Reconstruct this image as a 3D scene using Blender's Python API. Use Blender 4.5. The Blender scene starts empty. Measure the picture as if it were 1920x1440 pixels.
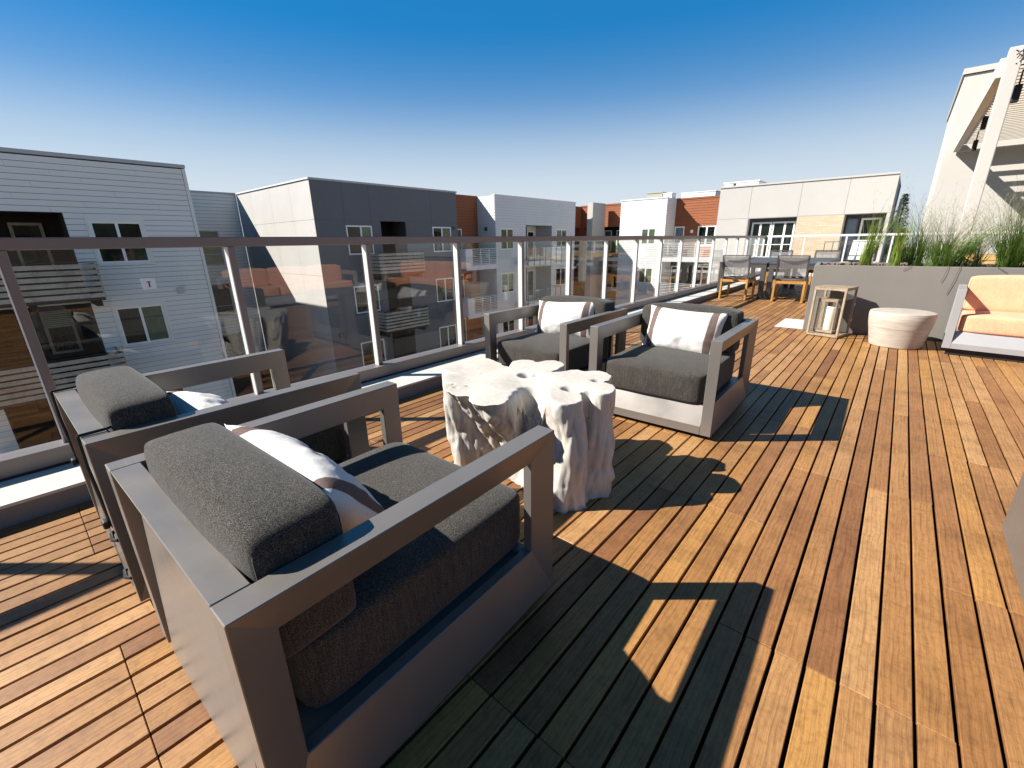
import bpy, bmesh, math, random
from math import sin, cos, pi, radians, sqrt
from mathutils import Vector, Matrix, noise
random.seed(7)
SC = bpy.context.scene
COL = SC.collection

# ------------------------------------------------------------------ camera, sky, sun
EYE = 1.25
FPX = 812.23
def cam_rows(pitch, roll, yaw):
    cp, sp, cr, sr, cy, sy = cos(pitch), sin(pitch), cos(roll), sin(roll), cos(yaw), sin(yaw)
    Ry = Matrix(((cy, -sy, 0), (sy, cy, 0), (0, 0, 1)))
    P = Matrix(((1, 0, 0), (0, -sp, -cp), (0, cp, -sp)))
    Rr = Matrix(((cr, -sr, 0), (sr, cr, 0), (0, 0, 1)))
    return Rr @ P @ Ry
CR = cam_rows(radians(18.1706), radians(-0.9486), radians(-40.972))
def px(p):
    c = CR @ (Vector(p) - Vector((0, 0, EYE)))
    if c.z < 0.05: return None
    return (960 + FPX * c.x / c.z, 720 + FPX * c.y / c.z)
cd = bpy.data.cameras.new('camera'); cam = bpy.data.objects.new('camera', cd); COL.objects.link(cam)
cd.sensor_width = 36; cd.lens = FPX / 1920 * 36; cd.clip_start = 0.05; cd.clip_end = 3000
m3 = Matrix((CR[0], -CR[1], -CR[2])).transposed()
cam.matrix_world = Matrix.Translation((0, 0, EYE)) @ m3.to_4x4()
SC.camera = cam

SUN = Vector((0.64, 0.535, -0.66)).normalized()      # direction the light travels
w = bpy.data.worlds.new('World'); SC.world = w; w.use_nodes = True
nt = w.node_tree; nt.nodes.clear()
sky = nt.nodes.new('ShaderNodeTexSky'); sky.sky_type = 'NISHITA'; sky.sun_disc = False
sky.sun_elevation = math.asin(-SUN.z); sky.sun_rotation = math.atan2(-SUN.x, -SUN.y)
sky.altitude = 800; sky.air_density = 1.5; sky.dust_density = 0.0; sky.ozone_density = 3.0
hs = nt.nodes.new('ShaderNodeHueSaturation'); hs.inputs['Saturation'].default_value = 1.25; hs.inputs['Value'].default_value = 0.33
gm = nt.nodes.new('ShaderNodeGamma'); gm.inputs[1].default_value = 1.65
bg = nt.nodes.new('ShaderNodeBackground'); bg.inputs['Strength'].default_value = 0.05
ow = nt.nodes.new('ShaderNodeOutputWorld')
nt.links.new(sky.outputs[0], gm.inputs[0]); nt.links.new(gm.outputs[0], hs.inputs['Color']); 
tcw = nt.nodes.new('ShaderNodeTexCoord'); sx = nt.nodes.new('ShaderNodeSeparateXYZ'); nt.links.new(tcw.outputs['Generated'], sx.inputs[0])
rmp = nt.nodes.new('ShaderNodeValToRGB'); rmp.color_ramp.interpolation = 'B_SPLINE'      # pale air near the horizon, all the way round
for i, (p, v) in enumerate([(0.0, 1.0), (.09, 1.0), (.18, .56), (.26, .13), (.36, 0.0)]):
    if i > 1: rmp.color_ramp.elements.new(p)
for e, (p, v) in zip(rmp.color_ramp.elements, [(0.0, 1.0), (.09, 1.0), (.18, .56), (.26, .13), (.36, 0.0)]): e.position = p; e.color = (v, v, v, 1)
nt.links.new(sx.outputs[2], rmp.inputs[0])
mxw = nt.nodes.new('ShaderNodeMix'); mxw.data_type = 'RGBA'; mxw.clamp_factor = True
blu = nt.nodes.new('ShaderNodeValToRGB'); blu.color_ramp.elements[0].position = .38; blu.color_ramp.elements[1].position = .95      # clear deep blue, darker overhead
blu.color_ramp.elements[0].color = (.006, .235, .60, 1); blu.color_ramp.elements[1].color = (.020, .042, .075, 1)
nt.links.new(sx.outputs[2], blu.inputs[0])
sc2 = nt.nodes.new('ShaderNodeVectorMath'); sc2.operation = 'SCALE'; sc2.inputs['Scale'].default_value = 10.0; nt.links.new(blu.outputs[0], sc2.inputs[0])
mxb = nt.nodes.new('ShaderNodeMix'); mxb.data_type = 'RGBA'; mxb.inputs[0].default_value = .72
nt.links.new(hs.outputs[0], mxb.inputs[6]); nt.links.new(sc2.outputs[0], mxb.inputs[7])
nt.links.new(rmp.outputs[0], mxw.inputs[0]); nt.links.new(mxb.outputs[2], mxw.inputs[6]); mxw.inputs[7].default_value = (6.8, 7.6, 8.3, 1)
nt.links.new(mxw.outputs[2], bg.inputs[0]); nt.links.new(bg.outputs[0], ow.inputs[0])
sd = bpy.data.lights.new('sun', 'SUN'); sd.energy = 5.0; sd.angle = radians(0.53); sd.color = (1.0, 0.95, 0.87)
so = bpy.data.objects.new('sun', sd); COL.objects.link(so)
so.rotation_euler = SUN.to_track_quat('-Z', 'Y').to_euler(); so.location = (-20, -20, 30)
vs = SC.view_settings; vs.view_transform = 'Standard'; vs.look = 'None'; vs.gamma = 1.0; vs.exposure = 1.05; vs.use_curve_mapping = False
SC.render.engine = 'CYCLES'
SC.cycles.max_bounces = 8; SC.cycles.transparent_max_bounces = 24; SC.cycles.glossy_bounces = 5
SC.cycles.caustics_reflective = False; SC.cycles.caustics_refractive = False

# ------------------------------------------------------------------ materials
class NT:
    def __init__(s, name):
        s.m = bpy.data.materials.new(name); s.m.use_nodes = True
        s.t = s.m.node_tree; s.b = s.t.nodes['Principled BSDF']
    def n(s, ty, **k):
        o = s.t.nodes.new(ty)
        for a, v in k.items():
            if hasattr(o, a): setattr(o, a, v)
            else: o.inputs[a.replace('_', ' ')].default_value = v
        return o
    def l(s, a, b): s.t.links.new(a, b)
    def coord(s, kind='Object', scale=(1, 1, 1)):
        tc = s.n('ShaderNodeTexCoord'); mp = s.n('ShaderNodeMapping'); mp.inputs['Scale'].default_value = scale
        s.l(tc.outputs[kind], mp.inputs[0]); return mp.outputs[0]
    def noise(s, co, scale, detail=4, rough=.6):
        o = s.n('ShaderNodeTexNoise'); o.inputs['Scale'].default_value = scale
        o.inputs['Detail'].default_value = detail; o.inputs['Roughness'].default_value = rough
        s.l(co, o.inputs['Vector']); return o.outputs[0]
    def ramp(s, fac, stops):
        o = s.n('ShaderNodeValToRGB'); e = o.color_ramp.elements
        while len(e) < len(stops): e.new(0.5)
        for i, (p, c) in enumerate(stops): e[i].position = p; e[i].color = (*c, 1) if len(c) == 3 else c
        s.l(fac, o.inputs[0]); return o.outputs[0]
    def mix(s, fac, a, b, mode='MIX'):
        o = s.n('ShaderNodeMix', data_type='RGBA', blend_type=mode)
        for i, v in ((0, fac), (6, a), (7, b)):
            if isinstance(v, (int, float)): o.inputs[i].default_value = v
            elif isinstance(v, tuple): o.inputs[i].default_value = (*v, 1)
            else: s.l(v, o.inputs[i])
        return o.outputs[2]
    def bump(s, h, strength=.3, dist=.002):
        o = s.n('ShaderNodeBump'); o.inputs['Strength'].default_value = strength; o.inputs['Distance'].default_value = dist
        s.l(h, o.inputs['Height']); s.l(o.outputs[0], s.b.inputs['Normal'])
    def set(s, color=None, rough=None, metal=None, spec=None):
        if color is not None:
            if isinstance(color, tuple): s.b.inputs['Base Color'].default_value = (*color, 1)
            else: s.l(color, s.b.inputs['Base Color'])
        if rough is not None:
            if isinstance(rough, float): s.b.inputs['Roughness'].default_value = rough
            else: s.l(rough, s.b.inputs['Roughness'])
        if metal is not None: s.b.inputs['Metallic'].default_value = metal
        if spec is not None: s.b.inputs['Specular IOR Level'].default_value = spec
        return s.m
def dk(c, f): return tuple(min(1, x * f) for x in c)
def paint(name, c, rough=.6, var=.12, scale=1.5, metal=0, spec=.4, bump=.15, bscale=120, bd=.001):
    t = NT(name); co = t.coord()
    n = t.noise(co, scale, 5); col = t.ramp(n, [(.3, dk(c, 1 - var)), (.7, dk(c, 1 + var))])
    n2 = t.noise(co, bscale, 2); col = t.mix(.25, col, t.ramp(n2, [(.3, dk(c, .8)), (.7, dk(c, 1.2))]))
    t.bump(n2, bump, bd)
    if metal > .3:
        sc_ = t.noise(t.coord('Object', (2.2, 14, 14)), 4, 8, .75)
        col = t.mix(t.ramp(sc_, [(.60, (0, 0, 0)), (.72, (.35, .35, .35))]), col, dk(c, 1.7))
        return t.set(col, t.ramp(n, [(.3, (rough - .07,) * 3), (.7, (rough + .12,) * 3)]), metal, spec)
    return t.set(col, rough, metal, spec)

def wood_mat(name, stops, gs=(55, 1.5, 30), rough=.5):
    t = NT(name); tc = t.n('ShaderNodeTexCoord'); oi = t.n('ShaderNodeObjectInfo')
    mp = t.n('ShaderNodeMapping'); mp.inputs['Scale'].default_value = gs
    off = t.n('ShaderNodeVectorMath', operation='SCALE'); comb = t.n('ShaderNodeCombineXYZ')
    for i in range(3): t.l(oi.outputs['Random'], comb.inputs[i])
    t.l(comb.outputs[0], off.inputs[0]); off.inputs['Scale'].default_value = 97
    add = t.n('ShaderNodeVectorMath', operation='ADD')
    t.l(tc.outputs['Object'], add.inputs[0]); t.l(off.outputs[0], add.inputs[1]); 
    # wavy grain: distort x by slow noise
    slow = t.n('ShaderNodeTexNoise'); slow.inputs['Scale'].default_value = 3.2; slow.inputs['Detail'].default_value = 2
    t.l(add.outputs[0], slow.inputs['Vector'])
    sub = t.n('ShaderNodeVectorMath', operation='SCALE'); sub.inputs['Scale'].default_value = .035
    t.l(slow.outputs['Color'], sub.inputs[0])
    add2 = t.n('ShaderNodeVectorMath', operation='ADD'); t.l(add.outputs[0], add2.inputs[0]); t.l(sub.outputs[0], add2.inputs[1])
    t.l(add2.outputs[0], mp.inputs[0])
    g = t.noise(mp.outputs[0], 2.2, 6, .65)
    g2 = t.noise(mp.outputs[0], 9.0, 3, .6)
    base = t.ramp(oi.outputs['Random'], stops)
    fig = t.n('ShaderNodeTexWave', wave_type='BANDS', bands_direction='X', wave_profile='SAW')
    fig.inputs['Scale'].default_value = .35; fig.inputs['Distortion'].default_value = 7; fig.inputs['Detail'].default_value = 2; fig.inputs['Detail Scale'].default_value = .6
    t.l(mp.outputs[0], fig.inputs['Vector'])
    c = t.mix(.75, base, t.ramp(g, [(.25, (.42, .40, .38)), (.5, (1, 1, 1)), (.78, (1.0, 1.0, 1.0))]), 'MULTIPLY')
    c = t.mix(.33, c, t.ramp(fig.outputs[0], [(0, (.45, .42, .4)), (.5, (1, 1, 1))]), 'MULTIPLY')
    c = t.mix(.28, c, t.ramp(g2, [(.4, (.3, .28, .26)), (.62, (1, 1, 1))]), 'MULTIPLY')
    # world scale dirt / wear
    geo = t.n('ShaderNodeNewGeometry'); d = t.noise(geo.outputs['Position'], 2.6, 6, .7)
    c = t.mix(.75, c, t.ramp(d, [(.34, (.55, .52, .50)), (.50, (.9, .89, .88)), (.62, (1.0, 1.0, 1.0)), (.78, (1.0, .98, .95))]), 'MULTIPLY')
    d2 = t.noise(geo.outputs['Position'], 38, 4, .75); c = t.mix(.4, c, t.ramp(d2, [(.36, (.5, .46, .43)), (.52, (1, 1, 1))]), 'MULTIPLY')
    sc = t.n('ShaderNodeMapping'); sc.inputs['Scale'].default_value = (9, 1.6, 9); sc.inputs['Rotation'].default_value = (0, 0, .5)
    t.l(geo.outputs['Position'], sc.inputs[0])
    s = t.noise(sc.outputs[0], 7, 8, .75)
    c = t.mix(t.ramp(s, [(.67, (0, 0, 0)), (.73, (.6, .6, .6))]), c, (.62, .47, .33))
    t.set(c, t.ramp(g, [(.3, (rough + .12,) * 3), (.7, (rough - .06,) * 3)]), 0, .45)
    t.bump(g2, .25, .0012); return t.m

WOOD = wood_mat('ipe_wood', [(0, (.27, .118, .045)), (.14, (.46, .236, .085)), (.3, (.34, .156, .056)), (.42, (.56, .315, .130)), (.56, (.41, .200, .070)), (.7, (.53, .275, .080)), (.84, (.30, .135, .048)), (1, (.52, .28, .105))])
TEAK = wood_mat('teak_wood', [(0, (.60, .30, .065)), (1, (.66, .35, .09))], (60, 60, 4))
YWOOD = wood_mat('yellow_wood', [(0, (.72, .42, .10)), (1, (.78, .48, .14))], (30, 4, 30))
LWOOD = wood_mat('weathered_wood', [(0, (.46, .36, .25)), (1, (.52, .42, .30))], (70, 70, 5))
DWOOD = wood_mat('slat_wood', [(0, (.42, .385, .32)), (1, (.50, .455, .38))], (5, 5, 60))
BLACK = paint('black_rubber', (.012, .012, .013), .6)
UNDER = paint('dark_underlay', (.010, .008, .007), .9)
FRAME = paint('taupe_powder_coat', (.215, .195, .175), .36, .06, 3, .40, .5, .1, 900, .0004)
SOFAM = paint('grey_powder_coat', (.34, .34, .345), .45, .05, 3, .2, .5, .1, 900, .0004)
CHARC = paint('charcoal_metal', (.085, .08, .08), .45, .08, 3, .2)
RAILM = paint('bronze_grey_metal', (.215, .178, .165), .42, .05, 4, .28, .5, .08, 500, .0004)
RAILW = paint('pale_metal_and_sunlit_rail', (.72, .71, .69), .4, .05, 4, .1)  # pale metal; also paints sunlight onto the far rail and post strips
BACKER = paint('dark_backer', (.05, .045, .04), .9)
CURB = paint('pale_stone_coping', (.60, .58, .53), .7, .06, 2, 0, .2, .1, 60)
CURBF = paint('grey_curb_face', (.22, .21, .21), .6, .1, 3)
PLANT = paint('warm_grey_concrete', (.21, .195, .175), .8, .07, 2.2, 0, .25, .3, 90, .002)
SOIL = paint('mulch', (.09, .038, .022), .95, .6, 30, 0, .1, 1, 60, .02)
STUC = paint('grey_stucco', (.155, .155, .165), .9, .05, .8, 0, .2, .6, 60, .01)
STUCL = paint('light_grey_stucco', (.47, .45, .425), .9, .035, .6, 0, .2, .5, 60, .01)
STUCS = paint('grey_stucco_sunlit', (.52, .50, .475), .9, .05, .7, 0, .2, .5, 60, .01)  # lighter copy of the grey stucco, sunlight painted into the end wall colour
SIDE = paint('pale_grey_siding', (.74, .72, .68), .7, .05, .7, 0, .3, .3, 90)
SIDW = paint('white_siding', (.66, .655, .65), .7, .04, .7, 0, .3, .3, 90)
SIDO = paint('terracotta_siding', (.27, .093, .040), .75, .1, .9, 0, .3, .3, 60)
TRIMW = paint('white_trim', (.84, .83, .80), .5, .03)
TRIMG = paint('grey_trim', (.45, .45, .45), .5, .03)
COPE = paint('coping_metal', (.42, .42, .43), .5, .04)
ROOFM = paint('roof_membrane', (.6, .6, .58), .9, .1)
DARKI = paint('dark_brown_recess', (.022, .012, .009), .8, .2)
WHITEC = paint('white_concrete', (.52, .495, .455), .85, .04, .8, 0, .2, .3, 50, .004)
TSLAT = paint('cream_metal', (.55, .50, .42), .6, .04)
HVAC = paint('hvac_beige', (.36, .35, .27), .6, .1)
GRND = paint('courtyard_ground', (.33, .30, .26), .9, .3, .15)
def brick_mat():
    t = NT('cream_brick'); co = t.n('ShaderNodeTexCoord'); mp = t.n('ShaderNodeMapping')
    mp.inputs['Rotation'].default_value = (radians(90), 0, 0); t.l(co.outputs['Object'], mp.inputs[0])
    b = t.n('ShaderNodeTexBrick'); b.inputs['Scale'].default_value = 1; b.inputs['Brick Width'].default_value = .4; b.inputs['Row Height'].default_value = .09
    b.inputs['Mortar Size'].default_value = .008
    b.inputs['Color1'].default_value = (.58, .46, .33, 1); b.inputs['Color2'].default_value = (.50, .38, .26, 1); b.inputs['Mortar'].default_value = (.40, .33, .25, 1)
    t.l(mp.outputs[0], b.inputs['Vector']); return t.set(b.outputs[0], .85)
BRICK = brick_mat()

def fabric(name, dark, light, scale=420, bias=.5, bump=.5):
    t = NT(name); tc = t.n('ShaderNodeTexCoord')
    a = t.n('ShaderNodeMapping'); a.inputs['Scale'].default_value = (1, 1, .45); t.l(tc.outputs['Object'], a.inputs[0])
    b = t.n('ShaderNodeMapping'); b.inputs['Scale'].default_value = (.45, .45, 1); t.l(tc.outputs['Object'], b.inputs[0])
    n1 = t.noise(a.outputs[0], scale, 2, .7); n2 = t.noise(b.outputs[0], scale, 2, .7)
    mx = t.n('ShaderNodeMath', operation='ADD'); t.l(n1, mx.inputs[0]); t.l(n2, mx.inputs[1])
    md = t.n('ShaderNodeMath', operation='MULTIPLY'); md.inputs[1].default_value = .5; t.l(mx.outputs[0], md.inputs[0])
    c = t.ramp(md.outputs[0], [(bias - .10, dark), (bias + .10, light)])
    sl = t.n('ShaderNodeMapping'); sl.inputs['Scale'].default_value = (150, 150, 14); t.l(tc.outputs['Object'], sl.inputs[0])
    c = t.mix(.5 if bump > .3 else .12, c, t.ramp(t.noise(sl.outputs[0], 1, 3, .6), [(.38, (.30, .30, .30)), (.60, (1.0, 1.0, 1.0))]), 'MULTIPLY')
    n3 = t.noise(tc.outputs['Object'], 7, 4, .6)
    c = t.mix(.5, c, t.ramp(n3, [(.35, (.72, .72, .72)), (.65, (1, 1, 1))]), 'MULTIPLY')
    t.set(c, .95, 0, .15); t.b.inputs['Sheen Weight'].default_value = .12
    t.bump(md.outputs[0], bump, .0012); return t.m
FAB = fabric('charcoal_weave', (.006, .0055, .005), (.20, .18, .155), 820, .54)
ORANGE = fabric('orange_weave', (.80, .345, .18), (.88, .48, .31), 300, .5, .25)
MESHF = None
def pillow_mat():
    t = NT('striped_pillow_linen'); tc = t.n('ShaderNodeTexCoord'); sp = t.n('ShaderNodeSeparateXYZ'); t.l(tc.outputs['Object'], sp.inputs[0])
    ab = t.n('ShaderNodeMath', operation='ABSOLUTE'); t.l(sp.outputs[0], ab.inputs[0])
    band = t.ramp(ab.outputs[0], [(0, (0, 0, 0)), (.195, (0, 0, 0)), (.197, (1, 1, 1)), (.248, (1, 1, 1)), (.25, (0, 0, 0))])
    t.t.nodes[-1].color_ramp.interpolation = 'LINEAR'
    n = t.noise(tc.outputs['Object'], 260, 3, .7)
    cw = t.ramp(n, [(.3, (.60, .57, .54)), (.7, (.72, .70, .67))]); cb = t.ramp(n, [(.3, (.11, .075, .065)), (.7, (.19, .135, .12))])
    t.set(t.mix(band, cw, cb), .95, 0, .1); n2 = t.noise(tc.outputs['Object'], 9, 4); 
    ad = t.n('ShaderNodeMath', operation='MULTIPLY_ADD'); ad.inputs[1].default_value = .05; t.l(n, ad.inputs[0]); t.l(n2, ad.inputs[2])
    t.bump(ad.outputs[0], .5, .012); return t.m
PILLOW = pillow_mat()
def stump_mat():
    t = NT('bleached_root_wood'); tc = t.n('ShaderNodeTexCoord'); geo = t.n('ShaderNodeNewGeometry')
    mp = t.n('ShaderNodeMapping'); mp.inputs['Scale'].default_value = (9, 9, 1.6); t.l(tc.outputs['Object'], mp.inputs[0])
    n = t.noise(mp.outputs[0], 5, 7, .65); n2 = t.noise(tc.outputs['Object'], 6, 5, .6)
    c = t.ramp(n, [(.22, (.34, .28, .22)), (.38, (.55, .51, .455)), (.7, (.64, .60, .545))])
    c = t.mix(.6, c, t.ramp(n2, [(.3, (.86, .81, .75)), (.6, (1, 1, 1))]), 'MULTIPLY')
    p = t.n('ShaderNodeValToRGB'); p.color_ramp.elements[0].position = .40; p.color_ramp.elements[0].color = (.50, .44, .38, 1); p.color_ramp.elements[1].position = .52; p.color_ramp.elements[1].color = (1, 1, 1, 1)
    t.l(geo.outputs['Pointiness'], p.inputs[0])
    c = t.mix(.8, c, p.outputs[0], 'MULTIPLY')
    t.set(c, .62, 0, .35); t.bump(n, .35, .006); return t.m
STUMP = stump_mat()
def glass_mat(name, tint, ior=1.5, rough=0.0, dirt=.0):
    t = NT(name); t.t.nodes.remove(t.b); out = [n for n in t.t.nodes if n.type == 'OUTPUT_MATERIAL'][0]
    tr = t.n('ShaderNodeBsdfTransparent'); tr.inputs[0].default_value = (*tint, 1)
    gl = t.n('ShaderNodeBsdfGlossy'); gl.inputs['Roughness'].default_value = rough; gl.inputs[0].default_value = (1, 1, 1, 1)
    fr = t.n('ShaderNodeFresnel'); fr.inputs[0].default_value = ior
    geo = t.n('ShaderNodeNewGeometry')          # same reflectance from both faces of the pane
    mth = t.n('ShaderNodeMath', operation='MULTIPLY_ADD'); mth.inputs[1].default_value = (1 / ior - ior); mth.inputs[2].default_value = ior
    t.l(geo.outputs['Backfacing'], mth.inputs[0]); t.l(mth.outputs[0], fr.inputs[0])
    fr.inputs[0].default_value = ior
    mx = t.n('ShaderNodeMixShader'); t.l(fr.outputs[0], mx.inputs[0]); t.l(tr.outputs[0], mx.inputs[1]); t.l(gl.outputs[0], mx.inputs[2])
    t.l(mx.outputs[0], out.inputs[0]); return t.m
GLASS = glass_mat('railing_glass', (.985, .992, .988), 1.5)
GLASS2 = glass_mat('lantern_glass', (.985, .985, .98), 1.25)
def pane_mat(name, c1, c2, spec=.5):
    t = NT(name); co = t.coord('Object'); oi = t.n('ShaderNodeObjectInfo')
    a = t.n('ShaderNodeVectorMath', operation='ADD'); cb = t.n('ShaderNodeCombineXYZ'); ml = t.n('ShaderNodeMath', operation='MULTIPLY'); ml.inputs[1].default_value = 50
    t.l(oi.outputs['Random'], ml.inputs[0]); t.l(ml.outputs[0], cb.inputs[0]); t.l(co, a.inputs[0]); t.l(cb.outputs[0], a.inputs[1])
    n = t.noise(a.outputs[0], 1.6, 5, .6); t.set(t.ramp(n, [(.4, c1), (.62, c2)]), .04, 0, spec)
    n2 = t.noise(a.outputs[0], .9, 2); t.bump(n2, .12, .03); return t.m
PANE = pane_mat('dark_window_pane', (.004, .006, .005), (.014, .024, .014), .3)  # dark green of mirrored trees put into the pane colour
PANEG = pane_mat('green_reflection_pane', (.06, .09, .05), (.10, .14, .08), .4)  # greener copy: mirrored trees and blinds painted into the glass
PANEB = pane_mat('blue_door_pane', (.08, .11, .15), (.12, .16, .22), .6)
def blinds_mat():
    t = NT('window_blind'); co = t.coord('Object'); wv = t.n('ShaderNodeTexWave', wave_type='BANDS', bands_direction='Z'); wv.inputs['Scale'].default_value = 4.5; wv.inputs['Distortion'].default_value = 1.5; wv.inputs['Detail Scale'].default_value = .8
    t.l(co, wv.inputs['Vector']); return t.set(t.ramp(wv.outputs[0], [(.15, (.10, .12, .07)), (.6, (.38, .42, .28))]), .3, 0, .5)
BLIND = blinds_mat()
def sling_mat():
    t = NT('grey_sling_mesh'); t.set((.20, .19, .185), .7); out = [n for n in t.t.nodes if n.type == 'OUTPUT_MATERIAL'][0]
    tr = t.n('ShaderNodeBsdfTransparent'); mx = t.n('ShaderNodeMixShader'); mx.inputs[0].default_value = .30
    t.l(t.b.outputs[0], mx.inputs[1]); t.l(tr.outputs[0], mx.inputs[2]); t.l(mx.outputs[0], out.inputs[0]); return t.m
SLING = sling_mat()
CANDLE = paint('ivory_wax', (.88, .84, .74), .5, .03)
PAPER = paint('white_sticker', (.85, .85, .85), .6, .02)
INK = paint('black_ink', (.03, .03, .03), .6, .02)
def leaf_mat(name, a, b):
    t = NT(name); oi = t.n('ShaderNodeNewGeometry'); n = t.noise(oi.outputs['Position'], 9, 3)
    t.set(t.ramp(n, [(.35, a), (.65, b)]), .6, 0, .25)
    t.b.inputs['Transmission Weight'].default_value = 0
    out = [x for x in t.t.nodes if x.type == 'OUTPUT_MATERIAL'][0]
    tl = t.n('ShaderNodeBsdfTranslucent'); tl.inputs[0].default_value = (*dk(b, 1.5), 1); mx = t.n('ShaderNodeMixShader'); mx.inputs[0].default_value = .35
    t.l(t.b.outputs[0], mx.inputs[1]); t.l(tl.outputs[0], mx.inputs[2]); t.l(mx.outputs[0], out.inputs[0]); return t.m
GRASS_D = leaf_mat('green_grass_blade', (.045, .095, .012), (.13, .22, .035))
GRASS_Y = leaf_mat('yellow_grass_blade', (.13, .20, .03), (.26, .33, .06))
GRASS_S = leaf_mat('seed_stalk', (.20, .20, .09), (.34, .32, .17))
CONIF = leaf_mat('conifer_needles', (.02, .04, .012), (.06, .09, .025))
SHRUB = leaf_mat('shrub_leaves', (.05, .09, .02), (.12, .19, .04))
BARK = paint('bark', (.10, .07, .05), .9)

# ------------------------------------------------------------------ mesh helpers
class MB:
    def __init__(s): s.v = []; s.f = []
    def box(s, x0, x1, y0, y1, z0, z1, M=None):
        i = len(s.v)
        P = [(x, y, z) for z in (z0, z1) for y in (y0, y1) for x in (x0, x1)]
        if M is not None: P = [tuple(M @ Vector(p)) for p in P]
        s.v += P
        s.f += [(i, i+2, i+3, i+1), (i+4, i+5, i+7, i+6), (i, i+1, i+5, i+4), (i+2, i+6, i+7, i+3), (i, i+4, i+6, i+2), (i+1, i+3, i+7, i+5)]
        return s
    def quad(s, *p):
        i = len(s.v); s.v += [tuple(q) for q in p]; s.f.append(tuple(range(i, i + len(p)))); return s
    def prism(s, poly, d):            # poly list of 3D points, extruded by vector d
        i = len(s.v); n = len(poly); d = Vector(d)
        s.v += [tuple(p) for p in poly] + [tuple(Vector(p) + d) for p in poly]
        s.f += [tuple(range(i + n - 1, i - 1, -1)), tuple(range(i + n, i + 2 * n))]
        s.f += [(i + k, i + (k + 1) % n, i + n + (k + 1) % n, i + n + k) for k in range(n)]; return s
    def bar(s, a, b, wx, wy=None, up=(0, 0, 1)):
        a, b = Vector(a), Vector(b); wy = wy or wx; d = (b - a).normalized(); u = Vector(up)
        if abs(d.dot(u)) > .98: u = Vector((0, 1, 0))
        x = d.cross(u).normalized() * wx / 2; y = d.cross(x).normalized() * wy / 2
        return s.prism([a - x - y, a + x - y, a + x + y, a - x + y], b - a)
    def tube(s, pts, r, n=8, cap=True):
        pts = [Vector(p) for p in pts]; i0 = len(s.v); R = r if isinstance(r, (list, tuple)) else [r] * len(pts)
        for k, p in enumerate(pts):
            d = (pts[min(k + 1, len(pts) - 1)] - pts[max(k - 1, 0)]).normalized()
            u = Vector((0, 0, 1)) if abs(d.z) < .9 else Vector((1, 0, 0))
            x = d.cross(u).normalized(); y = x.cross(d)
            for j in range(n): s.v.append(tuple(p + (x * cos(2*pi*j/n) + y * sin(2*pi*j/n)) * R[k]))
        for k in range(len(pts) - 1):
            for j in range(n):
                a = i0 + k*n + j; b = i0 + k*n + (j+1) % n; s.f.append((a, b, b + n, a + n))
        if cap: s.f += [tuple(range(i0 + n - 1, i0 - 1, -1)), tuple(range(i0 + (len(pts)-1)*n, i0 + len(pts)*n))]
        return s
    def mesh(s, name):
        me = bpy.data.meshes.new(name); me.from_pydata(s.v, [], s.f); me.update()
        bm = bmesh.new(); bm.from_mesh(me); bmesh.ops.recalc_face_normals(bm, faces=bm.faces); bm.to_mesh(me); bm.free(); return me
def obj(name, me, mat=None, parent=None, loc=None, rot=None):
    if isinstance(me, MB): me = me.mesh(name)
    if mat and not me.materials: me.materials.append(mat)
    o = bpy.data.objects.new(name, me); COL.objects.link(o)
    if parent:
        o.parent = parent
        if loc is None and parent.get('abs'): o.location = [-c for c in parent['base']]
    if loc is not None: o.location = loc
    if rot is not None: o.rotation_euler = rot
    return o
def bevel(me, w, seg=1, angle=30):
    bm = bmesh.new(); bm.from_mesh(me); bmesh.ops.remove_doubles(bm, verts=bm.verts, dist=1e-5)
    es = [e for e in bm.edges if len(e.link_faces) == 2 and e.calc_face_angle(0) > radians(angle)]
    bmesh.ops.bevel(bm, geom=es, offset=w, segments=seg, affect='EDGES', clamp_overlap=True, profile=.5)
    bm.to_mesh(me); bm.free(); return me
def smooth(me, ang=40):
    for p in me.polygons: p.use_smooth = True
    try: me.set_sharp_from_angle(angle=radians(ang))
    except Exception: pass
    return me
def thing(name, label, cat, loc=(0, 0, 0), rz=0, group=None, absolute=False):
    o = bpy.data.objects.new(name, None); COL.objects.link(o); o.empty_display_size = .1
    o.location = loc; o.rotation_euler = (0, 0, rz); o['label'] = label; o['category'] = cat
    if group: o['group'] = group
    if absolute: o['abs'] = 1; o['base'] = list(loc)
    return o
def tag(o, label, cat, group=None):
    o['label'] = label; o['category'] = cat
    if group: o['group'] = group
    return o
def struct(o): o['kind'] = 'structure'; return o
def stuff(o): o['kind'] = 'stuff'; return o
def copy_tree(o, parent=None):
    c = o.copy(); COL.objects.link(c)
    if parent: c.parent = parent
    for ch in list(o.children): copy_tree(ch, c)
    return c

# ------------------------------------------------------------------ ground and terrace body
g = MB().quad((-900, -900, -9.3), (900, -900, -9.3), (900, 900, -9.3), (-900, 900, -9.3)); struct(obj('ground', g, GRND))
b = MB(); b.box(-3.62, 9.0, -6, 16.7, -9.29, -.06); struct(obj('terrace_slab', b, UNDER))

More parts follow.
